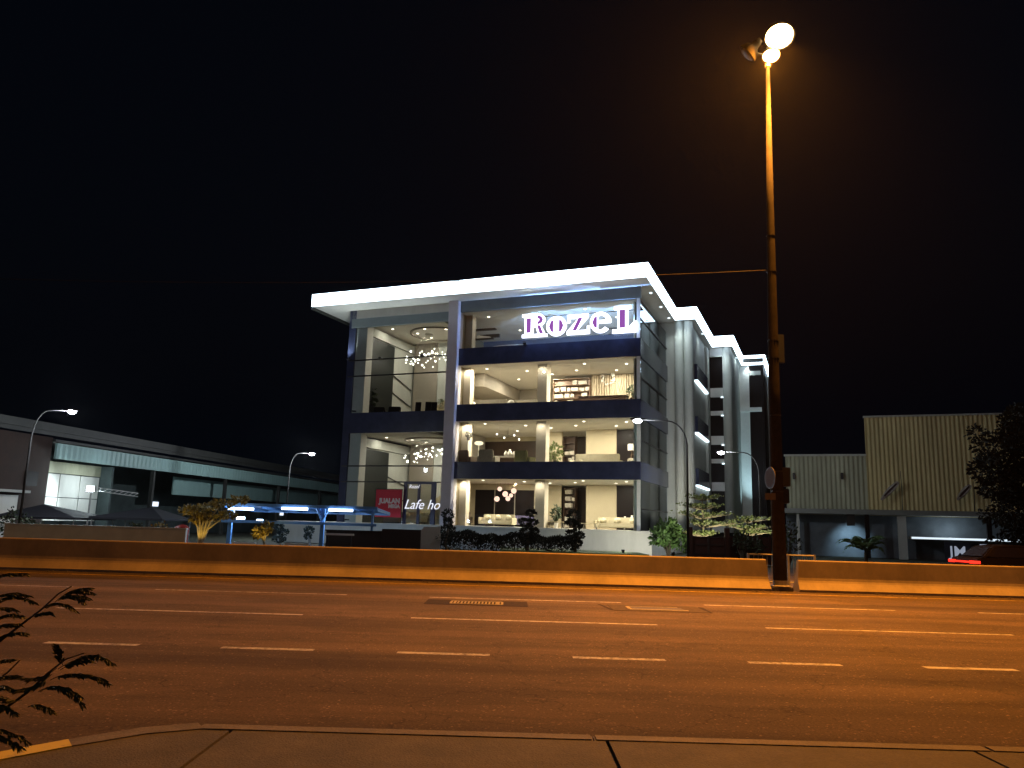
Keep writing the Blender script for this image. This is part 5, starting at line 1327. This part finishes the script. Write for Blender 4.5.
# ================================================================== PLANT IN THE FOREGROUND
pt = thing('mimosa_shrub', 'feathery drooping shrub branches reaching in at the left edge', 'shrub', (-2.85, 3.1, .12)); rg = random.Random(33)
O = Vector((-2.85, 3.1, .12))
def branch(p_px, depth):
    return [aty(a, b, d) - O for a, b, d in p_px]
brs = [
    branch([(-130, 740, 3.05), (-40, 668, 3.05), (0, 641, 3.05), (22, 624, 3.06), (42, 609, 3.08), (58, 594, 3.1), (72, 586, 3.1)], 3),
    branch([(-140, 790, 2.9), (-50, 742, 2.85), (0, 712, 2.8), (28, 692, 2.8), (48, 673, 2.82), (66, 659, 2.85), (84, 653, 2.88)], 3),
    branch([(-150, 700, 3.3), (-60, 640, 3.3), (-20, 612, 3.3), (5, 600, 3.3), (20, 596, 3.3)], 3),
    branch([(-150, 760, 2.95), (-50, 715, 2.95), (-15, 690, 2.95), (8, 672, 2.95), (20, 660, 2.95)], 3),
    branch([(-120, 800, 2.7), (-60, 770, 2.7), (-25, 750, 2.7), (0, 735, 2.7)], 3)]
st = MB()
for b in brs:
    st.tube([(0, 0, 0), b[0] * .5 + Vector((-.05, 0, .0))] + b, [.014, .012] + [.0065 - .005 * i / len(b) for i in range(len(b))], 6)
st.build('stems', 'bark', pt)
def pleaf(p0, p1, sag):
    """one folded pinnate leaf: arching rachis with paired narrow leaflets"""
    f = MB(); pts = []; N = 14; ln = (p1 - p0).length
    for i in range(N + 1):
        u = i / N; pts.append(p0.lerp(p1, u) + Vector((0, 0, sag * ln * 4 * u * (1 - u) * (1 - .4 * u))))
    f.tube(pts, .0013, 4)
    for i in range(3, N + 1):
        t_ = (pts[i] - pts[i - 1]).normalized(); sd_ = t_.cross(Vector((0, 0, 1))).normalized(); uu = sd_.cross(t_)
        for h_ in (0, .5):
            q = pts[i - 1].lerp(pts[i], h_)
            for s_ in (-1, 1):
                l_ = rg.uniform(.021, .034) * (1.1 - .5 * abs(i / N - .55)); f.leaf(q, t_ * .8 + sd_ * s_ * rg.uniform(.2, .6) - uu * rg.uniform(.05, .6), l_, l_ * .15, rg)
    return f
LV = [(3.05, (60, 598), (91, 588), .10), (3.05, (58, 601), (88, 598), .12), (3.08, (64, 595), (93, 593), .10), (3.02, (55, 602), (84, 603), .2), (3.06, (38, 613), (76, 611), .22), (3.04, (30, 619), (52, 613), .1),
      (3.2, (-8, 604), (35, 602), .14), (3.2, (-8, 600), (30, 596), .12), (3.1, (-10, 624), (24, 617), .15), (3.1, (-8, 631), (20, 625), .12), (3.05, (-6, 641), (27, 633), .10), (3.3, (-12, 582), (27, 574), .1), (3.1, (-12, 612), (16, 610), .1),
      (2.85, (63, 666), (57, 645), .02), (2.85, (58, 669), (97, 655), .06), (2.83, (60, 670), (92, 660), .06), (2.88, (74, 661), (114, 664), .16), (2.82, (52, 679), (110, 684), .12), (2.80, (50, 680), (104, 679), .10), (2.78, (40, 692), (85, 706), .2), (2.80, (38, 692), (82, 697), .16),
      (2.80, (28, 707), (53, 712), .12), (2.85, (57, 668), (14, 676), -.2), (2.83, (52, 674), (16, 690), -.15), (2.8, (22, 700), (-6, 694), -.1), (2.9, (-10, 684), (20, 676), .1), (2.9, (-10, 690), (14, 690), .1), (2.75, (-22, 737), (30, 743), .16), (2.72, (-22, 742), (22, 749), .16), (2.78, (-12, 708), (16, 714), .12), (2.9, (-12, 668), (12, 660), .1)]
for d_, a, b, sg_ in LV:
    pleaf(aty(*a, d_) - O, aty(*b, d_ - .06) - O, sg_).build('leaf', 'leaffront', pt)

# ================================================================== ADDED HAZE
hz = MB().box(-330, 330, -55, 420, -1.6, 45).build('haze', 'white')  # thin haze volume added so the lamps get a halo
hm = bpy.data.materials.new('halo haze'); hm.use_nodes = True; t = hm.node_tree; t.nodes.clear()
pv = t.nodes.new('ShaderNodeVolumePrincipled'); pv.inputs['Color'].default_value = (.9, .92, .95, 1); pv.inputs['Density'].default_value = .000045
pv.inputs['Anisotropy'].default_value = .72
o = t.nodes.new('ShaderNodeOutputMaterial'); t.links.new(pv.outputs[0], o.inputs['Volume'])
hz.data.materials[0] = hm
tag(hz, kind='stuff'); tag(hz, 'thin halo haze added to ring the lamps with glow', 'haze')
